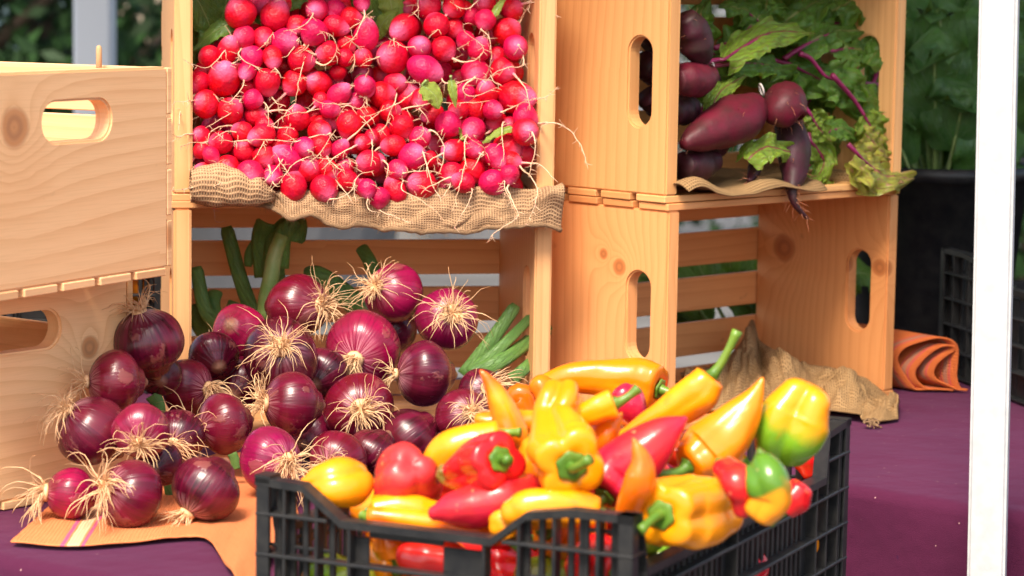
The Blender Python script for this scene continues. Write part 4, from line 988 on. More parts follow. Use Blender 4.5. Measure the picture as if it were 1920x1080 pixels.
# second and third layer seen through the gaps
for lay in (1, 2):
    for ix in range(14):
        for iy in range(9):
            px = 375+ix*47+rr_.uniform(-14, 14)+(lay*20); py = 15+iy*43+rr_.uniform(-12, 12)
            if px > 985 or py > 372 or (px < 470 and py < 75) or (670 < px < 760 and py < 70): continue
            if lay == 2 and rr_.random() < .55: continue
            RAD.append(dict(px=px, py=py, r=rr_.uniform(20, 26), c='R' if rr_.random() < .7 else 'P', tl=None, lay=lay))
IT = []
for i, d in enumerate(RAD):
    lay = d.get('lay', 0); v_ = pile_v(d['py'])+(lay > 0)*.012+lay*.034+rr_.uniform(-.006, .006)-(.006 if d['c'] == 'P' and not lay else 0)
    p = P1(d['px'], d['py'], v_); IT.append(dict(P=[p], R=[d['r']*mpp(p)*(1.15 if not lay else 1)], d=d, back=bool(lay)))
relax(IT, 60, .80)
lowz = C1[2]+2*ST
def zone(px, py):
    col = ['at the pale-crate post', 'nearer the pale crates', 'mid pile', 'nearer the beets', 'at the beet-side post'][min(4, max(0, int((px-355)/130)))]
    row = ['among top leaves', 'high up', 'halfway up', 'low down', 'near the burlap'][min(4, max(0, int(py/78)))]
    return row, col
LAB = []
N_R = 0
rad_objs = []
a_c = math.radians(cY); nC = V((-math.sin(a_c), math.cos(a_c), 0)); oC = V(C1)
for i, it in enumerate(IT):
    d = it['d']; p = it['P'][0]; r = it['R'][0]; rs = random.Random(i*7+1); lay = d.get('lay', 0)
    vloc = (p-oC).dot(nC)
    if vloc > H_-r*.8 or vloc < -.095: continue
    if lay and N_R > 285: continue
    # root direction
    if d['tl']:
        a = d['tl'][0]; b = d['tl'][1]; dx, dy = a[0]-d['px'], -(a[1]-d['py']); n_ = math.hypot(dx, dy)/d['r']
        n_ = min(n_, 1.0); w_ = math.sqrt(max(0.02, 1-n_*n_)); l = math.hypot(dx, dy) or 1
        di = V((dx/l*n_, -w_, dy/l*n_)).normalized()
    else:
        di = V((rs.uniform(-1, 1), -rs.uniform(-.3, 1), rs.uniform(-1, .6))).normalized()
    M = Matrix.Translation(p) @ di.to_track_quat('Z', 'Y').to_matrix().to_4x4() @ Matrix.Rotation(rs.uniform(0, 6.28), 4, 'Z') @ Matrix.Diagonal((r*.98, r*.98, r*.98, 1))
    o = bpy.data.objects.new('radish', RMS[rs.randrange(6)]); C.objects.link(o); o.matrix_world = M
    j = rs.uniform(.85, 1.12)
    o.color = (.62*j, .002, .014*rs.uniform(.4, 1.5), 1) if d['c'] == 'R' else (.60*j, .005, .062*rs.uniform(.8, 1.4), 1)
    mb = MB(); base = p+di*(r*.98)
    if d['tl']:
        pts = [base-di*r*.1, base+di*.002]
        for k, (tx, ty) in enumerate(d['tl'][1:]):
            vv = min(pile_v(min(ty, 400)) - .020, vloc-r*.9) - .004*k - (.022 if (ty > 385 or tx < 362 or tx > 985) else 0) + rs.uniform(-.004, .004)
            pts.append(P1(tx, ty, vv))
        n = 6*len(pts); q = spline(pts, n)
        q = [x+V((mn.noise(x*90), mn.noise(x*90+V((5, 0, 0))), mn.noise(x*90+V((0, 7, 0)))))*.0016*min(1, k_/5) for k_, x in enumerate(q)]
        L = len(q); w0 = min(.0034, r*.16); rad = [w0*math.exp(-k_/L*6)+.00062*(1-.5*k_/L) for k_ in range(L)]
        tube(mb, q, rad, 5)
        for k_ in range(2, L-1, 2):   # side hairs
            if rs.random() < .8:
                dr = V((rs.uniform(-1, 1), rs.uniform(-1, .1), rs.uniform(-1, .7))).normalized(); ll = rs.uniform(.004, .014); pp = [q[k_]]
                for _ in range(4): dr = (dr+V((rs.uniform(-1, 1), rs.uniform(-1, 1), rs.uniform(-1.2, .8)))*.35).normalized(); pp.append(pp[-1]+dr*ll/4)
                tube(mb, pp, [.00042, .00038, .0003, .00022, .00014], 3)
    else:
        n = 14; q = [base-di*r*.1]; dr = di.copy(); ln = rs.uniform(.02, .075)*(1 if lay == 0 else .6)
        cu = V((rs.uniform(-1, 1), rs.uniform(-.7, .2), rs.uniform(-1, .8)))*.28
        for k_ in range(n):
            dr = (dr+cu*.5+V((rs.uniform(-1, 1), rs.uniform(-.8, .5), rs.uniform(-1, 1)))*.22+V((0, -.02, -.04))).normalized(); q.append(q[-1]+dr*ln/n)
        w0 = min(.0022, r*.11); tube(mb, q, [w0*math.exp(-k_/n*5)+.00062*(1-.5*k_/n) for k_ in range(n+1)], 5)
        if rs.random() < .8:
            for _ in range(5):
                k_ = rs.randrange(2, n); dr = V((rs.uniform(-1, 1), rs.uniform(-1, .1), rs.uniform(-1, .7))).normalized(); ll = rs.uniform(.004, .014); pp = [q[k_]]
                for _2 in range(4): dr = (dr+V((rs.uniform(-1, 1), rs.uniform(-1, 1), rs.uniform(-1.2, .8)))*.35).normalized(); pp.append(pp[-1]+dr*ll/4)
                tube(mb, pp, [.00042, .00038, .0003, .00022, .00014], 3)
    t_ = mb.build('root', ROOT_R, None, True); keep(t_, o, M)
    sz = 'big' if d['r'] > 24.5 else ('small' if d['r'] < 18 else 'middling')
    row, col = zone(d['px'], d['py'])
    cn = 'red' if d['c'] == 'R' else 'magenta'
    if lay: cn = 'shaded '+cn
    tr = ' with long root' if d['tl'] and len(d['tl']) > 2 else ''
    rad_objs.append((o, f'{sz} {cn} radish{tr}, {row}, {col}', d['px'])); N_R += 1
from collections import defaultdict
G_ = defaultdict(list)
for o, l, x in rad_objs: G_[l].append((x, o))
OR = ['first', 'second', 'third', 'fourth', 'fifth', 'sixth', 'seventh', 'eighth', 'ninth']
for l, lst in G_.items():
    lst.sort(key=lambda t: t[0])
    for k_, (x, o) in enumerate(lst):
        tag(o, l if len(lst) == 1 else l+f', {OR[k_ % 9]} of {len(lst)}', 'radish', 'radishes piled in the upper crate')

# ------------------------------------------------------------ leaves
def leaf(mid, wid, mat, nrm, seed, stalk=None, stalk_mat=None, name='leaf', ruffle=1.0, parent=None, M=None, nx=20, ny=13, stalk_r=.0022, tipw=.15, lobey=.0):
    """mid: spine points; wid: half width; nrm: facing direction"""
    rs = random.Random(seed); S = spline(mid, nx); L = sum((S[i+1]-S[i]).length for i in range(nx-1))
    fr = frames(S); v = []; u = []; f = []; so = rs.uniform(0, 99); nrm = V(nrm).normalized()
    for i in range(nx):
        x = i/(nx-1); t = fr[i][0]; side = t.cross(nrm); side = side.normalized() if side.length > 1e-4 else fr[i][1]; up = side.cross(t).normalized()
        wv = wid*(abs(math.sin(math.pi*min(1, (x*.93+.07)**.75)))**.65)*(1-.15*x)
        if x > .97: wv = wid*tipw*.6
        wv *= 1+.16*mn.noise(V((x*7+so, 2, 0)))+lobey*math.sin(x*28+so)
        for j in range(ny):
            s = j/(ny-1)*2-1; e = abs(s)
            rf = ruffle*wid*(.11*mn.noise(V((x*9+so, s*3.5, 5)))*(1 if ruffle > 1.3 else 0)+.30*e*e*mn.noise(V((x*5.5+so, s*1.6, 3.1)))*2+.16*e**3*math.sin(x*26+so+s*2)+.10*mn.noise(V((x*11, s*5, so))))
            ee = wv*(1+.10*e*mn.noise(V((x*22+so, s*3, 8)))*2)
            cup = -.25*wid*e*e*ruffle*.6
            v.append(S[i]+side*(s*ee)+up*(rf+cup)); u.append((x, j/(ny-1)))
    for i in range(nx-1):
        for j in range(ny-1): f.append((i*ny+j, i*ny+j+1, (i+1)*ny+j+1, (i+1)*ny+j))
    o = mesh_obj(name, v, f, mat, None, u, True)
    if parent is not None: keep(o, parent, M)
    if stalk:
        mb = MB(); q = spline(stalk+[S[0], S[max(2, nx//5)], S[nx//2]], 22)
        q = [x_+ -nrm*(.0006) for x_ in q]
        tube(mb, q, [stalk_r*(1-.75*k/21) for k in range(22)], 7)
        s_ = mb.build('stalk', stalk_mat, None, True)
        if parent is not None: s_.parent = o; 
    return o
def facing(): return V((rnd.uniform(-.7, .7), -1, rnd.uniform(-.2, .9)))

# radish greens behind and above the pile
def greens(label, lst, mat, cat, name, loc, planefn, stalk_mat=STALK_G, stalk_r=.0018):
    e = empty(name, loc); tag(e, label, cat); M = Matrix.Translation(loc)
    for k, (pts, w_, v_, sk) in enumerate(lst):
        P = [planefn(a, b, v_+rnd.uniform(-.004, .004)) for a, b in pts]
        leaf(P, w_*mpp(P[0]), mat if not isinstance(mat, list) else mat[k % len(mat)], facing(), rnd.randrange(9999), [planefn(a, b, v_) for a, b in sk] if sk else None, stalk_mat, 'leaf', .8, e, M, stalk_r=stalk_r)
    return e
greens('dark radish leaves at the top corner of the crate by the pale crates', [([(360, -20), (390, 40), (402, 90)], 34, .07, None), ([(440, 40), (400, 60), (362, 95)], 20, .055, [(470, 30)]), ([(365, 20), (372, 70), (380, 120)], 26, .09, None),
  ([(430, -30), (420, 20), (400, 70)], 34, .10, None), ([(475, 0), (490, 30), (500, 70)], 22, .09, None), ([(355, 130), (365, 90), (380, 60)], 18, .08, None)], LEAF_R, 'leaves', 'radish_greens', P1(400, 60, .1), P1)
greens('dense green radish leaves filling the gap at the top middle of the pile', [([(560, -25), (540, 10), (520, 35)], 26, .08, None), ([(690, -20), (700, 30), (712, 62)], 22, .08, None), ([(725, -25), (735, 20), (730, 60)], 24, .075, None), ([(760, -25), (752, 10), (745, 45)], 20, .085, None),
  ([(640, -20), (660, 10), (690, 30)], 22, .1, None), ([(705, 70), (720, 40), (750, 10)], 16, .07, [(700, 85)]), ([(600, -30), (570, 0), (545, 30)], 22, .1, None), ([(860, -30), (875, 0), (880, 25)], 20, .09, None)], [LEAF_R, LEAF_R, LEAF_RL], 'leaves', 'radish_greens', P1(700, 20, .1), P1)
greens('pale green radish leaf with ragged edge lying on the pile', [([(792, 160), (815, 178), (822, 204)], 23, -.022, [(800, 150)]), ([(846, 150), (850, 175), (855, 202)], 9, -.016, [(845, 142)])], LEAF_RL, 'leaf', 'radish_leaf', P1(820, 180, -.02), P1)
greens('short green radish sprig by the crate post, low down', [([(960, 240), (930, 250), (905, 268)], 10, -.01, [(975, 238)]), ([(868, 262), (866, 250), (860, 240)], 7, .0, None), ([(925, 30), (935, 12), (950, -10)], 8, .03, [(920, 50)])], LEAF_RL, 'leaf', 'radish_leaf', P1(930, 250, 0), P1)

# ------------------------------------------------------------ burlap in the radish crate
def burlap1(s, t):
    # s along the crate front, t: 0 inside .. 1 lower hem
    x = .016+s*(L_-.012)
    drop = float(np.interp(s, [0, .06, .22, .34, .5, .72, .86, .97, 1], [.014, .014, .020, .030, .040, .044, .036, .036, .044]))
    ripple = .0045*math.sin(s*19)+.003*math.sin(s*43)+.005*mn.noise(V((s*9, t*2, 0)))
    drop += .0035*mn.noise(V((s*14, 3, 1)))+.002*mn.noise(V((s*40, 3, 1)))
    curl = max(0, 1-max(0, s-.18)/.07) if s > .18 else 1.0; curl = max(0, min(1, curl))
    cr = max(0, min(1, (s-.91)/.05))
    a = t*1.0
    if a < .45:
        k = a/.45; y = .17*(1-k)-.008*k; z = ST*1+.004+.0012*math.sin(x*90+a*17)
        p = (y, z)
    else:
        k = (a-.45)/.55; th = min(1, k*2.2)*math.pi/2
        y = -.008-.012*math.sin(th)-.004*k; z = ST+.004-.010*(1-math.cos(th))-max(0, drop-.006)*max(0, (k-.15)/.85)+.0
        y += ripple*k
        if curl > 0:   # hem turned up into a roll
            ang_ = k*math.pi*1.75; yc, zc = -.022, ST+.010
            y2 = yc+.003-.020*math.sin(ang_)*(1-.35*k); z2 = zc+.002-.020*math.cos(ang_)*1.0*(1-.25*k)+.010*math.sin(s*21+.6)*k-.002
            y = y*(1-curl)+y2*curl; z = z*(1-curl)+z2*curl
        if cr > 0:
            z += cr*(.018*math.sin(k*math.pi)+.002); y -= cr*.010*math.sin(k*math.pi*1.3)+cr*.004
        p = (y, z)
    wr = (.0045*mn.noise(V((x*30, a*5, 1)))+.002*mn.noise(V((x*80, a*12, 1))))*(1+.15*(a > .5))+.004*abs(mn.noise(V((x*14+a*3, a*2, 7))))*(a > .4)
    q = cw(C1, cY, x, p[0]-abs(wr), p[1]+wr)
    return q, (x, (a/.45)*.18 if a < .45 else .18+(a-.45)/.55*.06)
bo = grid_sheet('burlap_cloth', 170, 50, burlap1, BURLAP, thick=.0016)
tag(bo, 'tan burlap cloth hanging over the crate edge under the radishes', 'burlap')
# rolled hem as a fat edge, a part of the cloth
mb = MB(); H0 = [V(burlap1(i/119, 1.0)[0]) for i in range(120)]
tube(mb, [p+V((0, -.0005, .0008)) for p in H0], [.0028+.0007*mn.noise(p*130) for p in H0], 8)
hm = mb.build('hem', BURLAP, None, True); hm.parent = bo; hm.matrix_parent_inverse = Matrix.Translation(bo.location).inverted()
for k in range(len(mb.u)): pass
# fray threads
mb = MB()
for k in range(170):
    i = rnd.randrange(120); p = H0[i]+V((0, -.002, U(-.002, .002))); dr = V((U(-1, 1), U(-1, .1), U(-1.3, .5))).normalized(); pts = [p]
    for _ in range(4): dr = (dr+V((U(-1, 1), U(-1, 1), U(-1, .7)))*.4).normalized(); pts.append(pts[-1]+dr*U(.0008, .0024))
    tube(mb, pts, .00013, 3)
fr_ = mb.build('frayed_threads', BURLAP, None, True); fr_.parent = bo; fr_.matrix_parent_inverse = Matrix.Translation(bo.location).inverted()

# pink elastic loop by the post
mb = MB(); pl = [P1(x, y, -.012) for x, y in ((1022, 376), (1034, 377), (1048, 379), (1056, 375), (1052, 369), (1040, 371), (1034, 377))]
tube(mb, spline(pl, 24), .0009, 6)
tag(mb.build('elastic_loop', simple_mat('pink elastic', (.78, .22, .26), .6), None, True, pl[0]), 'small pink elastic loop poking out beside the burlap corner', 'elastic band')

# ------------------------------------------------------------ beet crate
def burlap2(s, t):
    x = .012+s*.40; y = .19-t*.215
    z = ST+.004+.009*max(0, mn.noise(V((x*16, t*4, 4))))*1.4+.004*math.sin(x*45)*t
    if t > .86:
        k = (t-.86)/.14; z += .008*math.sin(k*math.pi)*(.4+.6*math.sin(x*30)**2)-.004*k
    if s > .62: y = .19-t*(.20-.05*math.sin((s-.62)*9))
    return cw(R1, RA-1, x, y, z+.001), (x, t*.21)
b2 = grid_sheet('burlap_cloth', 90, 40, burlap2, BURLAP2, thick=.0018)
tag(b2, 'brown burlap lining the crate under the beets', 'burlap')

def beet(parent, M, pts, rads, v_, mat, seed, hairs=20, tail=True):
    P = []
    for k, q in enumerate(pts): P.append(PR1(q[0], q[1], v_+(q[2] if len(q) > 2 else 0)))
    R = [r*mpp(P[0]) for r in rads]; n = 22; S = spline(P, n); RR = lerp_list(R, n); mb = MB(); rs = random.Random(seed)
    for _ in range(2): RR = [RR[0]]+[(RR[i-1]+2*RR[i]+RR[i+1])/4 for i in range(1, n-1)]+[RR[-1]]
    so = rs.uniform(0, 50); k0 = len(mb.v)
    fr = frames(S); cen = [S[0]-fr[0][0]*RR[0]*.45, S[0]-fr[0][0]*RR[0]*.3]+S; rad = [RR[0]*.25, RR[0]*.7]+RR; frm = [fr[0], fr[0]]+fr
    SEG = 22; v = []; f = []; u = []
    for i, (c, r, (t, a, b)) in enumerate(zip(cen, rad, frm)):
        for k in range(SEG):
            th = 2*math.pi*k/SEG; m_ = 1+.12*mn.noise(V((math.cos(th)+so, math.sin(th), i*.25)))+.05*mn.noise(V((math.cos(th)*3+so, math.sin(th)*3, i*.9)))
            v.append(c+a*(r*m_*math.cos(th))+b*(r*m_*math.sin(th))); u.append((k/SEG, i/len(cen)))
    for i in range(len(cen)-1):
        for k in range(SEG): f.append((i*SEG+k, i*SEG+(k+1) % SEG, (i+1)*SEG+(k+1) % SEG, (i+1)*SEG+k))
    f.append(tuple(range(SEG))[::-1]); f.append(tuple((len(cen)-1)*SEG+k for k in range(SEG)))
    mb.add(v, f, u)
    o = mb.build('beet', mat, None, True); keep(o, parent, M)
    if hairs:
        hb = MB()
        for k in range(hairs):
            i = rs.randrange(n//3, n); t, a, b = fr[i]; th = rs.uniform(0, 6.28); dr = (a*math.cos(th)+b*math.sin(th)); p = S[i]+dr*RR[i]*.97; dr = (dr+t*.8).normalized(); pp = [p]; ll = rs.uniform(.006, .018)
            for _ in range(5): dr = (dr+V((rs.uniform(-1, 1), rs.uniform(-1, 1), rs.uniform(-1, .6)))*.4).normalized(); pp.append(pp[-1]+dr*ll/5)
            tube(hb, pp, [.00032, .0003, .00027, .0002, .00015, .0001], 3)
        h = hb.build('rootlets', ROOT_B, None, True); h.parent = o
    return o
def band(parent, M, c, r, ax):
    mb = MB(); ax = V(ax).normalized(); a = ax.orthogonal().normalized(); b = ax.cross(a)
    pts = [c+a*(r*math.cos(t))+b*(r*math.sin(t)) for t in np.linspace(0, 2*math.pi, 25)]
    tube(mb, pts, .0012, 6); o = mb.build('rubber_band', TWINE, None, True); keep(o, parent, M)
def bunch(label, loc, beets, leaves, bands=()):
    e = empty('beet_bunch', loc); tag(e, label, 'beet bunch', 'bunches of beets in the crate'); M = Matrix.Translation(loc)
    for k, (pts, rads, v_, mat, h) in enumerate(beets): beet(e, M, pts, rads, v_, mat, 50+k+int(loc.x*1000), h)
    for k, (pts, w_, v_, mat, sk, nr) in enumerate(leaves):
        P = [PR1(a, b, v_+(rnd.uniform(-.006, .006) if i else 0)) for i, (a, b) in enumerate(pts)]
        leaf(P, w_*mpp(P[0]), mat, nr or facing(), rnd.randrange(9999), [PR1(a, b, v_+.006) for a, b in sk] if sk else None, STEM_B, 'leaf', 1.4, e, M, 34, 21, stalk_r=.0036)
    for (px, py, v_, r, ax) in bands: band(e, M, PR1(px, py, v_), r, ax)
    return e
FR = (-.1, -1, .5)
# front bunch
bunch('bunch of long and round beets at the crate front with leaves hanging out', PR1(1440, 250, .03),
 [([(1418, 200), (1385, 222), (1345, 240), (1305, 258), (1280, 272)], [30, 47, 42, 27, 9], .015, BEET, 9),
  ([(1478, 176, .01), (1472, 195, 0), (1468, 212, -.004), (1470, 232, -.002)], [30, 42, 40, 18], .0, BEET, 40),
  ([(1478, 225, .02), (1488, 270, .0), (1490, 320, -.01), (1484, 355, -.02), (1492, 385, -.026), (1514, 410, -.03)], [26, 33, 26, 11, 6, 3], .006, BEET_D, 44)],
 [([(1500, 105), (1450, 78), (1412, 40)], 0.1, .03, LEAF_B, None, None),
  ([(1400, 300), (1440, 275), (1498, 292)], 33, -.006, LEAF_BV, None, (0, -1, .7)),
  ([(1518, 212), (1535, 240), (1560, 268)], 30, .02, LEAF_BV, [(1500, 190)], FR),
  ([(1520, 265), (1545, 300), (1530, 340)], 30, .02, LEAF_BV, [(1515, 250)], FR),
  ([(1545, 250), (1580, 240), (1612, 268)], 26, .025, LEAF_B, [(1510, 230)], FR),
  ([(1510, 338), (1535, 330), (1562, 345)], 17, .012, LEAF_BV, None, (0, -.5, 1)),
  ([(1545, 140), (1590, 170), (1622, 232)], 44, .03, LEAF_B, [(1500, 100), (1520, 110)], FR),
  ([(1600, 165), (1645, 185), (1688, 200)], 34, .02, LEAF_B, None, FR),
  ([(1620, 215), (1640, 250), (1665, 290)], 34, .012, LEAF_BV, [(1560, 140), (1600, 185)], FR),
  ([(1622, 250), (1645, 275), (1670, 300)], 28, .004, LEAF_Y, None, FR),
  ([(1605, 285), (1650, 325), (1712, 335)], 44, -.016, LEAF_Y, [(1590, 270)], (.1, -1, .6)),
  ([(1600, 300), (1625, 345), (1645, 362)], 24, -.012, LEAF_Y, None, FR),
  ([(1330, 215), (1352, 170), (1400, 140)], 22, .04, LEAF_BV, None, FR),
 ], [(1428, 168, .02, .007, (1, .2, .3))])
bunch('bunch of dark beets seen end-on against the slotted end panel, tied with a white band', PR1(1310, 120, .03),
 [([(1318, 112), (1308, 88), (1298, 58), (1285, 30)], [20, 32, 34, 20], .02, BEET_D, 10), ([(1335, 140), (1312, 148), (1288, 150), (1268, 152)], [18, 33, 33, 20], .02, BEET, 0), ([(1340, 300), (1310, 310), (1280, 312)], [20, 32, 26], .03, BEET_D, 8), ([(1300, 200), (1282, 205), (1262, 210)], [20, 30, 24], .05, BEET_D, 0),
  ([(1420, 296, .005), (1414, 320, 0), (1405, 340, -.01)], [14, 13, 5], .014, BEET_D, 26), ([(1360, 250, .02), (1330, 272), (1302, 285)], [22, 34, 24], .05, BEET_D, 16), ([(1325, 150), (1345, 150)], [20, 10], .06, BEET_D, 0)],
 [([(1360, 110), (1440, 62), (1528, 62)], 36, .035, LEAF_BV, [(1318, 118), (1345, 112)], FR), ([(1380, 118), (1430, 120), (1488, 140)], 36, .045, LEAF_B, [(1320, 128), (1350, 122)], FR), ([(1440, 60), (1400, 20), (1350, 10)], 34, .08, LEAF_B, [(1340, 90)], FR), ([(1330, 90), (1310, 40), (1330, -10)], 34, .09, LEAF_B, [(1340, 110)], FR)],
 [(1337, 135, .025, .011, (1, .1, .1))])
lv = [([(1500, 90), (1560, 60), (1620, 58)], 38, .05, LEAF_B, [(1470, 110)], FR), ([(1560, 95), (1600, 90), (1650, 98)], 46, .045, LEAF_B, [(1500, 100)], FR), ([(1625, 120), (1655, 80), (1668, 38)], 26, .03, LEAF_B, None, FR),
      ([(1480, 120), (1540, 150), (1590, 185)], 44, .06, LEAF_B, [(1440, 110)], FR), ([(1450, 60), (1500, 20), (1560, -10)], 50, .08, LEAF_B, None, FR), ([(1560, 20), (1600, 0), (1640, -20)], 48, .07, LEAF_B, None, FR), ([(1430, 130), (1470, 150), (1510, 180)], 30, .07, LEAF_B, None, FR)]
for k in range(64):
    x = rnd.uniform(1330, 1670); y = rnd.uniform(0, 300)
    if x < 1480 and y > 170: continue
    a = rnd.uniform(0, 6.28); l = rnd.uniform(30, 55); dx, dy = l*math.cos(a), l*math.sin(a)
    if x+abs(dx) > 1675: x = 1640-abs(dx)
    lv.append(([(x-dx, y-dy), (x, y-6), (x+dx, y+dy)], rnd.uniform(26, 42), rnd.uniform(.07, .16), LEAF_B, [(x-dx*1.6, y-dy*1.6)] if k % 3 == 0 else None, None))
bunch('mass of beet greens filling the back and top of the beet crate', PR1(1560, 120, .08), [([(1250, 150), (1225, 130), (1205, 120)], [20, 30, 26], .1, BEET_D, 0), ([(1240, 60), (1222, 90)], [24, 24], .1, BEET_D, 0), ([(1235, 200), (1215, 180)], [24, 24], .09, BEET_D, 0)], lv)

# ------------------------------------------------------------ burlap spilling from the lower right crate
def burlap3(s, t):
    # s 0..1 from deep inside corner to the outer end (px space drape on floor), t across
    fl0 = [(1275, 700), (1330, 690), (1385, 650), (1410, 600), (1425, 640), (1500, 680), (1560, 690), (1620, 710), (1665, 745), (1685, 778)]
    fl1 = [(1290, 760), (1340, 770), (1385, 760), (1420, 750), (1470, 770), (1510, 778), (1560, 780), (1605, 785), (1645, 790), (1684, 785)]
    zt = [.16, .175, .19, .19, .165, .11, .065, .02, -.02, -.035]; zb = [.005]*10
    x = s*9; k = min(int(x), 8); q = x-k
    A = spline([V((a, b, c)) for (a, b), c in zip(fl0, zt)], 91); B = spline([V((a, b, c)) for (a, b), c in zip(fl1, zb)], 91)
    return A, B
A3, B3 = burlap3(0, 0)
def b3(s, t):
    i = s*90; k = min(int(i), 89); q = i-k
    a = A3[k].lerp(A3[k+1], q); b = B3[k].lerp(B3[k+1], q)
    pa = PR2(a.x, a.y, a.z); pb = atz(b.x, b.y, b.z+ST*(s < .55)); p = pa.lerp(pb, t)
    bulge = math.sin(t*math.pi)
    nz = mn.noise(V((s*9, t*2.5, 2)))
    cr2 = abs(mn.noise(V((s*17+t*2, t*4, 5))))+.5*abs(mn.noise(V((s*38, t*9, 1))))
    p = p+V((-.25, -.3, 1))*(cr2-.22)*.020*bulge
    p = p+V((0, 0, 1))*(bulge*.012*(1+nz*1.4)+.006*bulge*math.sin(s*26+t*3))+V((0, -1, 0))*.006*bulge*nz
    p.z = max(p.z, (.0115 if s < .8 else .0035)+.001*nz)
    return p, (s*.42, t*.14)
o3 = grid_sheet('burlap_cloth', 120, 40, b3, BURLAP2, thick=.002)
tag(o3, 'crumpled brown burlap heaped in the empty crate and trailing onto the purple cloth', 'burlap')
mb = MB(); kp = atz(1632, 790, .008)
for k in range(16):
    dr = V((U(-.6, .8), -1, U(-.3, .3))).normalized(); pts = [kp+V((U(-.004, .004), U(-.003, .003), U(-.003, .004)))]
    for _ in range(5): dr = (dr+V((U(-1, 1), U(-1, 1), U(-.6, .3)))*.5).normalized(); pts.append(pts[-1]+dr*.003)
    tube(mb, pts, .0011, 5)
kn = mb.build('knot', BURLAP, None, True); kn.parent = o3; kn.matrix_parent_inverse = Matrix.Translation(o3.location).inverted()
def b4(s, t):
    a = V(((1480+s*170), 745+18*s-10*math.sin(s*3), 0)); b = V((1455+s*205, 800, 0)) if s < .6 else V((1455+s*205, 800-(s-.6)*20, 0))
    pa = atz(a.x, a.y, .004); pb = atz(b.x, b.y, .003); p = pa.lerp(pb, t); p.z = .0035+.002*(mn.noise(V((s*8, t*4, 1)))+.5); return p, (s*.13, t*.06)
# ------------------------------------------------------------ orange towel under the onions
F0 = [(20, 1019, .003), (120, 1026, .003), (200, 1023, .003), (300, 1013, .003), (352, 1009, .003), (385, 1012, .003), (410, 1040, .003), (432, 1080, .003), (460, 1120, .003)]
B0 = [(92, 952, .003), (190, 915, .003), (290, 880, .003), (380, 860, .003), (430, 850, .003), (470, 855, .003), (510, 868, .003), (545, 900, .003), (560, 980, .003)]
FA = spline([atz(a, b, c+.001) for a, b, c in F0], 81); BA = spline([atz(a, b, c+.001) for a, b, c in B0], 81)
def tw(s, t):
    k = min(int(s*80), 79); q = s*80-k
    p = FA[k].lerp(FA[k+1], q).lerp(BA[k].lerp(BA[k+1], q), t)
    w_ = .0012*mn.noise(V((s*14, t*6, 3)))
    if s > .62:
        a = (s-.62)/.38; p = p+V((0, 0, .0035))*(1+math.sin(a*11+t*3))*a
    hem = .0
    p = p+V((0, 0, w_+.0014)); p.z = max(p.z, .0028) if s < .6 else p.z
    return p, (s*.36, t*.24)
t1 = grid_sheet('orange_towel', 110, 60, tw, TOWEL, thick=.0016)
tag(t1, 'orange woven towel with a pink striped band lying under the onions', 'towel')

# rolled orange towel by the right crate
zz = [(525, 320), (500, 300), (440, 272), (402, 255), (384, 225), (400, 185), (440, 150), (474, 128), (466, 110), (420, 112), (372, 140), (330, 180), (306, 218), (316, 258), (360, 292), (420, 314), (466, 334), (450, 350), (390, 340), (330, 312), (285, 265), (245, 205), (232, 160), (262, 118), (330, 92), (400, 76), (455, 84), (486, 116), (486, 180), (482, 240), (496, 285), (528, 322)]
TP = spline([V((1580+a/2.25, 600+b/2.25, 0)) for a, b in zz], 150)
def tw2(s, t):
    k = min(int(s*149), 148); q = s*149-k; a = TP[k].lerp(TP[k+1], q)
    p = aty(a.x, a.y, .41)
    p.z = max(p.z, .004+.001*math.sin(s*30)**2)
    ex_ = V((-.17, .17, -.0))*t
    p = p+ex_; 
    if t > 0: p.z = max(.004, p.z*(1+.10*t))
    return p, (t*.2, s*.5)
t2 = grid_sheet('orange_towel', 150, 16, tw2, TOWEL2, thick=.0022)
tag(t2, 'deep orange towel folded into a loose roll beside the empty crate', 'towel')

# ------------------------------------------------------------ green onion stalks in the lower crate
def blade(mb, pts, w0, w1, v0, bend=.35):
    P = [P2(a, b, v0+(c if True else 0)) for a, b, c in pts]; n = 18; S = spline(P, n); fr = frames(S); v = []; f = []; u = []; m = 7
    for i in range(n):
        t = fr[i][0]; nrm = V((0, -1, .25)); side = t.cross(nrm).normalized(); up = side.cross(t).normalized()
        ww = (w0+(w1-w0)*i/(n-1))*mpp(P[0])*(1 if i < n-1 else .75)
        for j in range(m):
            s = j/(m-1)*2-1; v.append(S[i]+side*(s*ww)+up*((1-s*s)*ww*bend)); u.append((i/(n-1)*.6, .05+.4*j/(m-1)))
    for i in range(n-1):
        for j in range(m-1): f.append((i*m+j, i*m+j+1, (i+1)*m+j+1, (i+1)*m+j))
    mb.add(v, f, u)
def stalks(label, loc, lst, base=None):
    e = empty('onion_stalk', loc); tag(e, label, 'onion greens', 'onion greens in the lower crate'); M = Matrix.Translation(loc)
    for pts, w0, w1, v0 in lst:
        mb = MB(); blade(mb, pts, w0, w1, v0); o = mb.build('leaf_blade', LEAF_O, None, True)
        md = o.modifiers.new('s', 'SOLIDIFY'); md.thickness = .0015; keep(o, e, M)
    if base:
        mb = MB(); P = [P2(a, b, base[1]) for a, b in base[0]]; S = spline(P, 12); tube(mb, S, [base[2]*mpp(P[0])*(1-.2*k/11) for k in range(12)], 14)
        o = mb.build('stem', STALK_G, None, True); keep(o, e, M)
stalks('long straight dark green leaf leaning in the crate behind the magenta onion', P2(460, 560, .14), [([(478, 600, 0), (450, 520, 0), (424, 425, .01)], 15, 13, .14)])
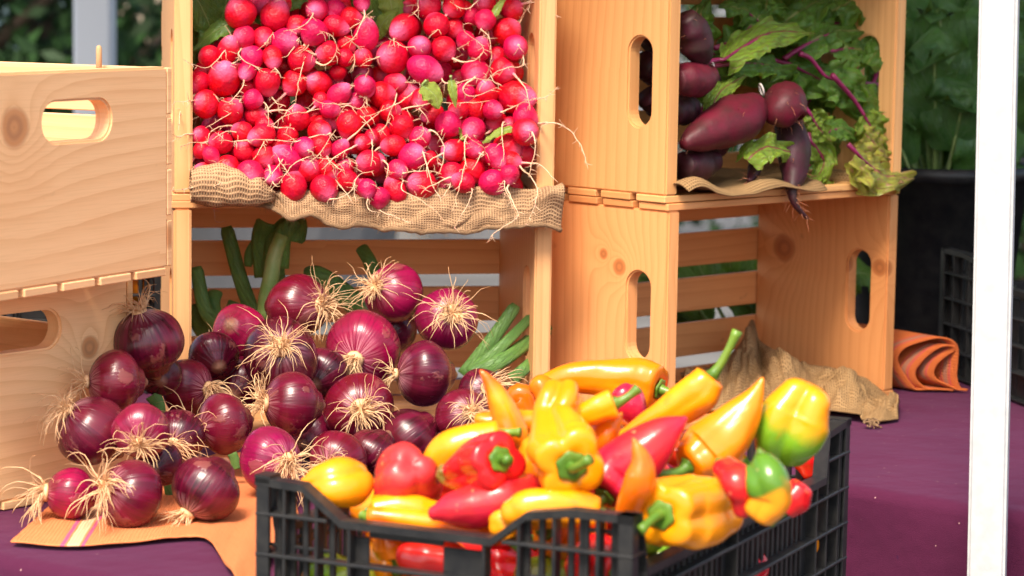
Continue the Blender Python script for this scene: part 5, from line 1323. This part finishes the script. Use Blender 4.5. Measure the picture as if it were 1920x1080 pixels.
stalks('thick onion stalk with a broad drooping green top behind the onions', P2(500, 540, .12), [([(510, 520, 0), (520, 450, 0), (552, 420, -.01), (548, 455, -.02)], 20, 24, .10), ([(495, 520, 0), (490, 450, 0), (500, 415, -.01)], 18, 20, .11), ([(505, 510, 0), (500, 440, .0), (470, 470, 0), (465, 500, 0)], 12, 8, .12), ([(530, 560, 0), (525, 500, .01), (535, 470, .02)], 10, 8, .15), ([(520, 500, 0), (530, 440, -.01), (556, 410, -.01)], 22, 14, .09)], ([(498, 600), (500, 560), (508, 520), (515, 478), (530, 440)], .080, 17))
stalks('dark green leaves bunched against the crate end post', P2(390, 580, .12), [([(420, 620, 0), (385, 580, 0), (368, 500, .01)], 16, 12, .12), ([(410, 610, 0), (400, 570, 0), (405, 545, .01)], 12, 14, .13), ([(430, 600, 0), (435, 580, 0), (440, 565, 0)], 12, 12, .14), ([(400, 640, 0), (375, 610, 0), (362, 570, 0)], 18, 14, .15)])
stalks('broad green leaf curving down behind the magenta onions', P2(640, 560, .1), [([(700, 600, 0), (650, 555, .0), (600, 515, .01), (570, 510, .02)], 26, 10, .09)])
stalks('short dark leaf tip pointing up behind the topmost onion', P2(690, 490, .12), [([(705, 520, 0), (692, 488, 0), (676, 462, .01)], 14, 12, .12)])
stalks('fan of fresh green leaves beside the onions at the crate end post', P2(930, 650, .05), [([(870, 705, 0), (920, 640, 0), (968, 572, .01)], 15, 12, .05), ([(880, 700, 0), (940, 650, .0), (1000, 590, .03)], 12, 9, .035), ([(880, 705, 0), (950, 670, .0), (1030, 610, .06)], 16, 12, .03), ([(900, 690, 0), (940, 620, .0), (965, 580, .03)], 8, 8, .06), ([(960, 712, 0), (985, 690, 0), (1010, 665, .03)], 13, 10, .02), ([(1015, 640, .02), (1030, 615, .04), (1045, 590, .05)], 9, 8, .08)])
stalks('small green leaf bits showing between the front onions', atz(300, 850, .03), [([(285, 740, 0), (295, 755, 0), (300, 780, 0)], 14, 12, -.26), ([(310, 880, 0), (313, 900, 0), (318, 930, 0)], 8, 8, -.36), ([(435, 850, 0), (440, 862, 0), (443, 880, 0)], 9, 9, -.32), ([(722, 598, 0), (735, 610, 0), (745, 635, 0)], 14, 12, .01)])

# ------------------------------------------------------------ contents of the top pale crate
def gourd(loc, r, label, seed, flat=.8):
    rs = random.Random(seed); v = []; f = []; u = []; SEG = 36; NR = 18
    for i in range(NR+1):
        a = math.pi*i/NR
        for k in range(SEG):
            th = 2*math.pi*k/SEG; rr2 = r*(abs(math.sin(a))**.9 if 0 < i < NR else .03)*(1-.07*abs(math.cos(th*5))**3)
            z = -math.cos(a)*r*flat*(1-.0*a) - (.12*r*math.exp(-((math.pi-a)/.35)**2))
            v.append(V(loc)+V((rr2*math.cos(th), rr2*math.sin(th), z))); u.append((k/SEG, i/NR))
    for i in range(NR):
        for k in range(SEG): f.append((i*SEG+k, i*SEG+(k+1) % SEG, (i+1)*SEG+(k+1) % SEG, (i+1)*SEG+k))
    o = mesh_obj('squash', v, f, PM['squash'], None, u, True, V(loc)); tag(o, label, 'squash')
    mb = MB(); L = V(loc); tube(mb, [L+V((0, 0, r*flat*.8)), L+V((.002, 0, r*flat*1.1)), L+V((.008, -.003, r*flat*1.1+.012))], [.006, .0045, .005], 8)
    s_ = mb.build('stem', DUST, None, True, L); s_.parent = o; s_.location = (0, 0, 0)
gourd(ucr(.105, .085, .098), .062, 'orange squash inside the top pale crate behind its handle hole', 4, .95)
mb = MB(); q0 = ucr(.06, .05, .205)
lf = leaf([ucr(.03, .05, .196), ucr(.055, .05, .206), ucr(.075, .05, .214)], .010, DUST, (0, -1, .6), 5)
tag(lf, 'dry curled yellow leaf scrap on the rim of the top pale crate', 'leaf')

# ------------------------------------------------------------ behind the stall
# small black crate with orange squash, between the pale crates and the post
bc = aty(262, 560, .36)
black_crate(V((bc.x-.26, .30, .001)), V((1, 0, 0)), V((0, 1, 0)), .30, .16, .19, 'black plastic crate with squash in shadow behind the pale crates')
gourd((bc.x+.0-.02, .37, .15), .06, 'orange squash in the shaded black crate behind the pale crates', 8, .9)
gourd((bc.x-.15, .37, .15), .06, 'second orange squash in that shaded crate, farther from the post', 9, .9)
# right: bin with chard, black crate with lettuce
def tub(loc, r0, r1, h, label):
    v = []; f = []; u = []; SEG = 40; pr = [(r0, 0), (r0*1.01, .01), (r1, h-.02), (r1+.010, h-.018), (r1+.010, h), (r1-.004, h), (r0-.006, .02), (0.001, .02)]
    for i, (r, z) in enumerate(pr):
        for k in range(SEG): v.append(V(loc)+V((r*math.cos(2*math.pi*k/SEG), r*math.sin(2*math.pi*k/SEG), z))); u.append((k/SEG, i/7))
    for i in range(len(pr)-1):
        for k in range(SEG): f.append((i*SEG+k, i*SEG+(k+1) % SEG, (i+1)*SEG+(k+1) % SEG, (i+1)*SEG+k))
    o = mesh_obj('tub', v, f, PLASTIC, None, u, True, V(loc)); tag(o, label, 'tub'); return o
tb = aty(1748, 500, .80)
tub((tb.x, .80, .001), .105, .13, .27, 'tall black tub holding chard behind the orange towel roll')
def chard(loc, label, n, spread, hmin, hmax, seed, sz=(.035, .06), mat=LEAF_C, nm='chard_plant'):
    rs = random.Random(seed); e = empty(nm, loc); tag(e, label, 'leafy greens', 'leafy greens behind the stall'); M = Matrix.Translation(loc)
    for k in range(n):
        a = rs.uniform(0, 6.28); d_ = spread*math.sqrt(rs.random()); h_ = rs.uniform(hmin, hmax); b = V(loc)
        tip = b+V((d_*math.cos(a)*1.25, d_*math.sin(a), h_)); base = b+V((d_*math.cos(a)*.55, d_*math.sin(a)*.55, h_*.55)); m_ = base.lerp(tip, .6)+V((0, 0, .025)); tip.z -= .02
        leaf([base, m_, tip], rs.uniform(*sz), mat, (math.cos(a)*.6, -1, .6), rs.randrange(9999), [b+V((0, 0, .02)), base.lerp(b, .4)], STALK_G, 'leaf', 1.2, e, M, 14, 9, stalk_r=.004)
    return e
chard((tb.x, .80, .18), 'crinkled dark green chard standing in the tall black tub', 26, .13, .10, .34, 3)
chard((tb.x+.01, .84, .22), 'taller dark chard rising from the back of the tall black tub', 26, .17, .20, .46, 4)
tub((tb.x+.29, .95, .001), .105, .13, .27, 'second black tub farther back beyond the white pole')
chard((tb.x+.29, .95, .20), 'dark chard beyond the white pole', 20, .14, .10, .40, 5)
bq2 = atz(1752, 757, 0)
q1_ = atz(1756, 702, 0); q2_ = atz(1900, 757, 0); bd = (q2_-q1_).normalized()
black_crate(V((q1_.x, q1_.y, .001)), bd, V((-bd.y, bd.x, 0)), .46, .26, .172, 'black plastic crate of lettuce standing behind the white pole')
chard((q1_.x+bd.x*.30-bd.y*.12, q1_.y+bd.y*.30+bd.x*.12, .05), 'bright green lettuce in the black crate behind the white pole', 14, .09, .06, .12, 6, (.025, .04), LEAF_R, 'lettuce')
chard((.33, .72, .0), 'green leafy plant seen low through the slats of the empty crate', 20, .16, .06, .15, 12, (.025, .04), LEAF_R, 'leafy_plant')
# white canopy pole in front
pw = aty(1857, 700, -.45); wpx = 74*mpp(pw)
bm = box_bm((-.0178, -.0178, 0), (.0178, .0178, 3.0)); es = [e for e in bm.edges if abs(e.verts[0].co.z-e.verts[1].co.z) > 1]
bmesh.ops.bevel(bm, geom=es, offset=.003, segments=3, affect='EDGES')
me = bpy.data.meshes.new('canopy_pole'); bm.to_mesh(me); bm.free(); me.materials.append(WHITE)
po = bpy.data.objects.new('canopy_pole', me); C.objects.link(po); po.location = (pw.x+.0145, -.45, -.75); po.rotation_euler = (0, math.radians(-.85), math.radians(-14)); po['label'] = 'white square canopy pole standing before the purple table'; po['category'] = 'pole'

cr_ = bpy.data.meshes.new('roof'); cv_ = [(-1.6, -.52, 1.62), (1.9, -.52, 1.62), (1.9, 3.0, 1.62), (-1.6, 3.0, 1.62), (.15, 1.24, 2.3)]
cv_ += [(a, b, c-.16) for a, b, c in cv_[:4]]
cr_.from_pydata(cv_, [], [(0, 1, 4), (1, 2, 4), (2, 3, 4), (3, 0, 4), (0, 5, 6, 1), (1, 6, 7, 2), (2, 7, 8, 3), (3, 8, 5, 0)]); cr_.materials.append(simple_mat('white canopy canvas', (.78, .76, .72), .8))
co_ = bpy.data.objects.new('canopy', cr_); C.objects.link(co_); tag(co_, 'market canopy roof stretched over the stall on its poles', 'canopy')
# far: posts, hedge trees, building
bm = box_bm((-.045, -.045, 0), (.045, .045, 3.2)); pq = aty(178, 50, 3.4)
po2 = bm_finish(bm, 'canopy_pole', simple_mat('grey painted metal', (.68, .70, .74), .5), None, .006); po2.location = (pq.x, 3.4, -.75); tag(po2, 'pale grey post out of focus beyond the pale crates', 'pole')
def tree(loc, h, rx, label, seed, n=5200, leafs=.11):
    rs = random.Random(seed); e = empty('tree', loc); tag(e, label, 'tree', 'trees behind the stall'); M = Matrix.Translation(loc); L = V(loc)
    mb = MB(); tube(mb, [L, L+V((.03, 0, h*.3)), L+V((0, .05, h*.75))], [.10, .07, .03], 8)
    for k in range(6):
        a = rs.uniform(0, 6.28); tube(mb, [L+V((0, 0, h*(.2+.08*k))), L+V((rx*.7*math.cos(a), rx*.7*math.sin(a), h*(.4+.08*k)))], [.035, .012], 6)
    keep(mb.build('trunk', BARK, None), e, M)
    v = []; f = []; u = []; cl = [(V((rs.gauss(0, rx*.45), rs.gauss(0, rx*.45), h*rs.uniform(.12, .95)))) for _ in range(34)]
    for k in range(n):
        c = L+rs.choice(cl)+V((rs.gauss(0, .16), rs.gauss(0, .16), rs.gauss(0, .16))); a = V((rs.gauss(0, 1), rs.gauss(0, 1), rs.gauss(0, 1))).normalized(); b = a.orthogonal().normalized(); s_ = leafs*rs.uniform(.5, 1)
        b = (Quaternion(a, rs.uniform(0, 6.28)) @ b); c2 = a.cross(b); i = len(v); v += [c, c+b*s_*.5+c2*s_*.25, c+b*s_, c+b*s_*.5-c2*s_*.25]; u += [(0, .5), (.5, 1), (1, .5), (.5, 0)]; f.append((i, i+1, i+2, i+3))
    o = mesh_obj('crown', v, f, FOL, None, u, False); keep(o, e, M)
for i, (px, y, h, rx) in enumerate(((-60, 6.0, 2.6, .8), (70, 6.6, 2.9, .8), (245, 7.5, 1.02, .45), (1740, 6.5, 2.8, .9), (1960, 5.5, 2.6, .9), (1500, 9, 2.6, .8), (900, 10, 2.4, .7), (560, 12, 2.6, .8))):
    p = aty(px, 300, y); tree((p.x, y, -.75), h, rx, ['dark bushy tree at the far corner behind the pale crates', 'dark bushy tree beside the far grey post', 'low dark shrub before the beige building', 'dark tree behind the chard', 'dark tree beyond the white pole', 'tree far behind the beet crate', 'tree far behind the radish crate', 'tree farthest off behind the radish crate'][i], 30+i)
# building
e = empty('building', (-1.3, 12, -.75)); tag(e, 'beige rendered building out of focus behind the trees', 'building')
b = boards('wall', [((-7, 0, 0), (1.6, .3, 4.2))], 0, e, WALLM)
for x in (-3.2, -1.55, .2):
    wf = boards('window', [((x-.45, -.06, .7), (x+.45, -.003, 2.2))], 0, e, WHITE)
    wg = boards('pane', [((x-.38, -.08, .78), (x+.38, -.062, 2.12))], 0, e, GLASS); wg.parent = wf
b = boards('roof', [((-7.2, -.4, 4.2), (1.8, .6, 4.4))], 0, e, STONE)
# low stone planters on the pavement seen through the gaps
for i, (px, y, w_) in enumerate(((430, 7.0, .7), (700, 8.4, .12), (1000, 9.5, .6))):
    p = aty(px, 420, y); bm = bmesh.new()
    bmesh.ops.create_cone(bm, cap_ends=True, segments=20, radius1=w_*.8, radius2=w_, depth=.5)
    for vv in bm.verts: vv.co.z += .25
    o = bm_finish(bm, 'planter', STONE, None, .01); o.location = (p.x, y, -.75)
    tag(o, ['wide grey stone planter on the pavement behind the onion crate', 'slim grey stone bollard planter on the pavement', 'grey stone planter farther along the pavement'][i], 'planter')
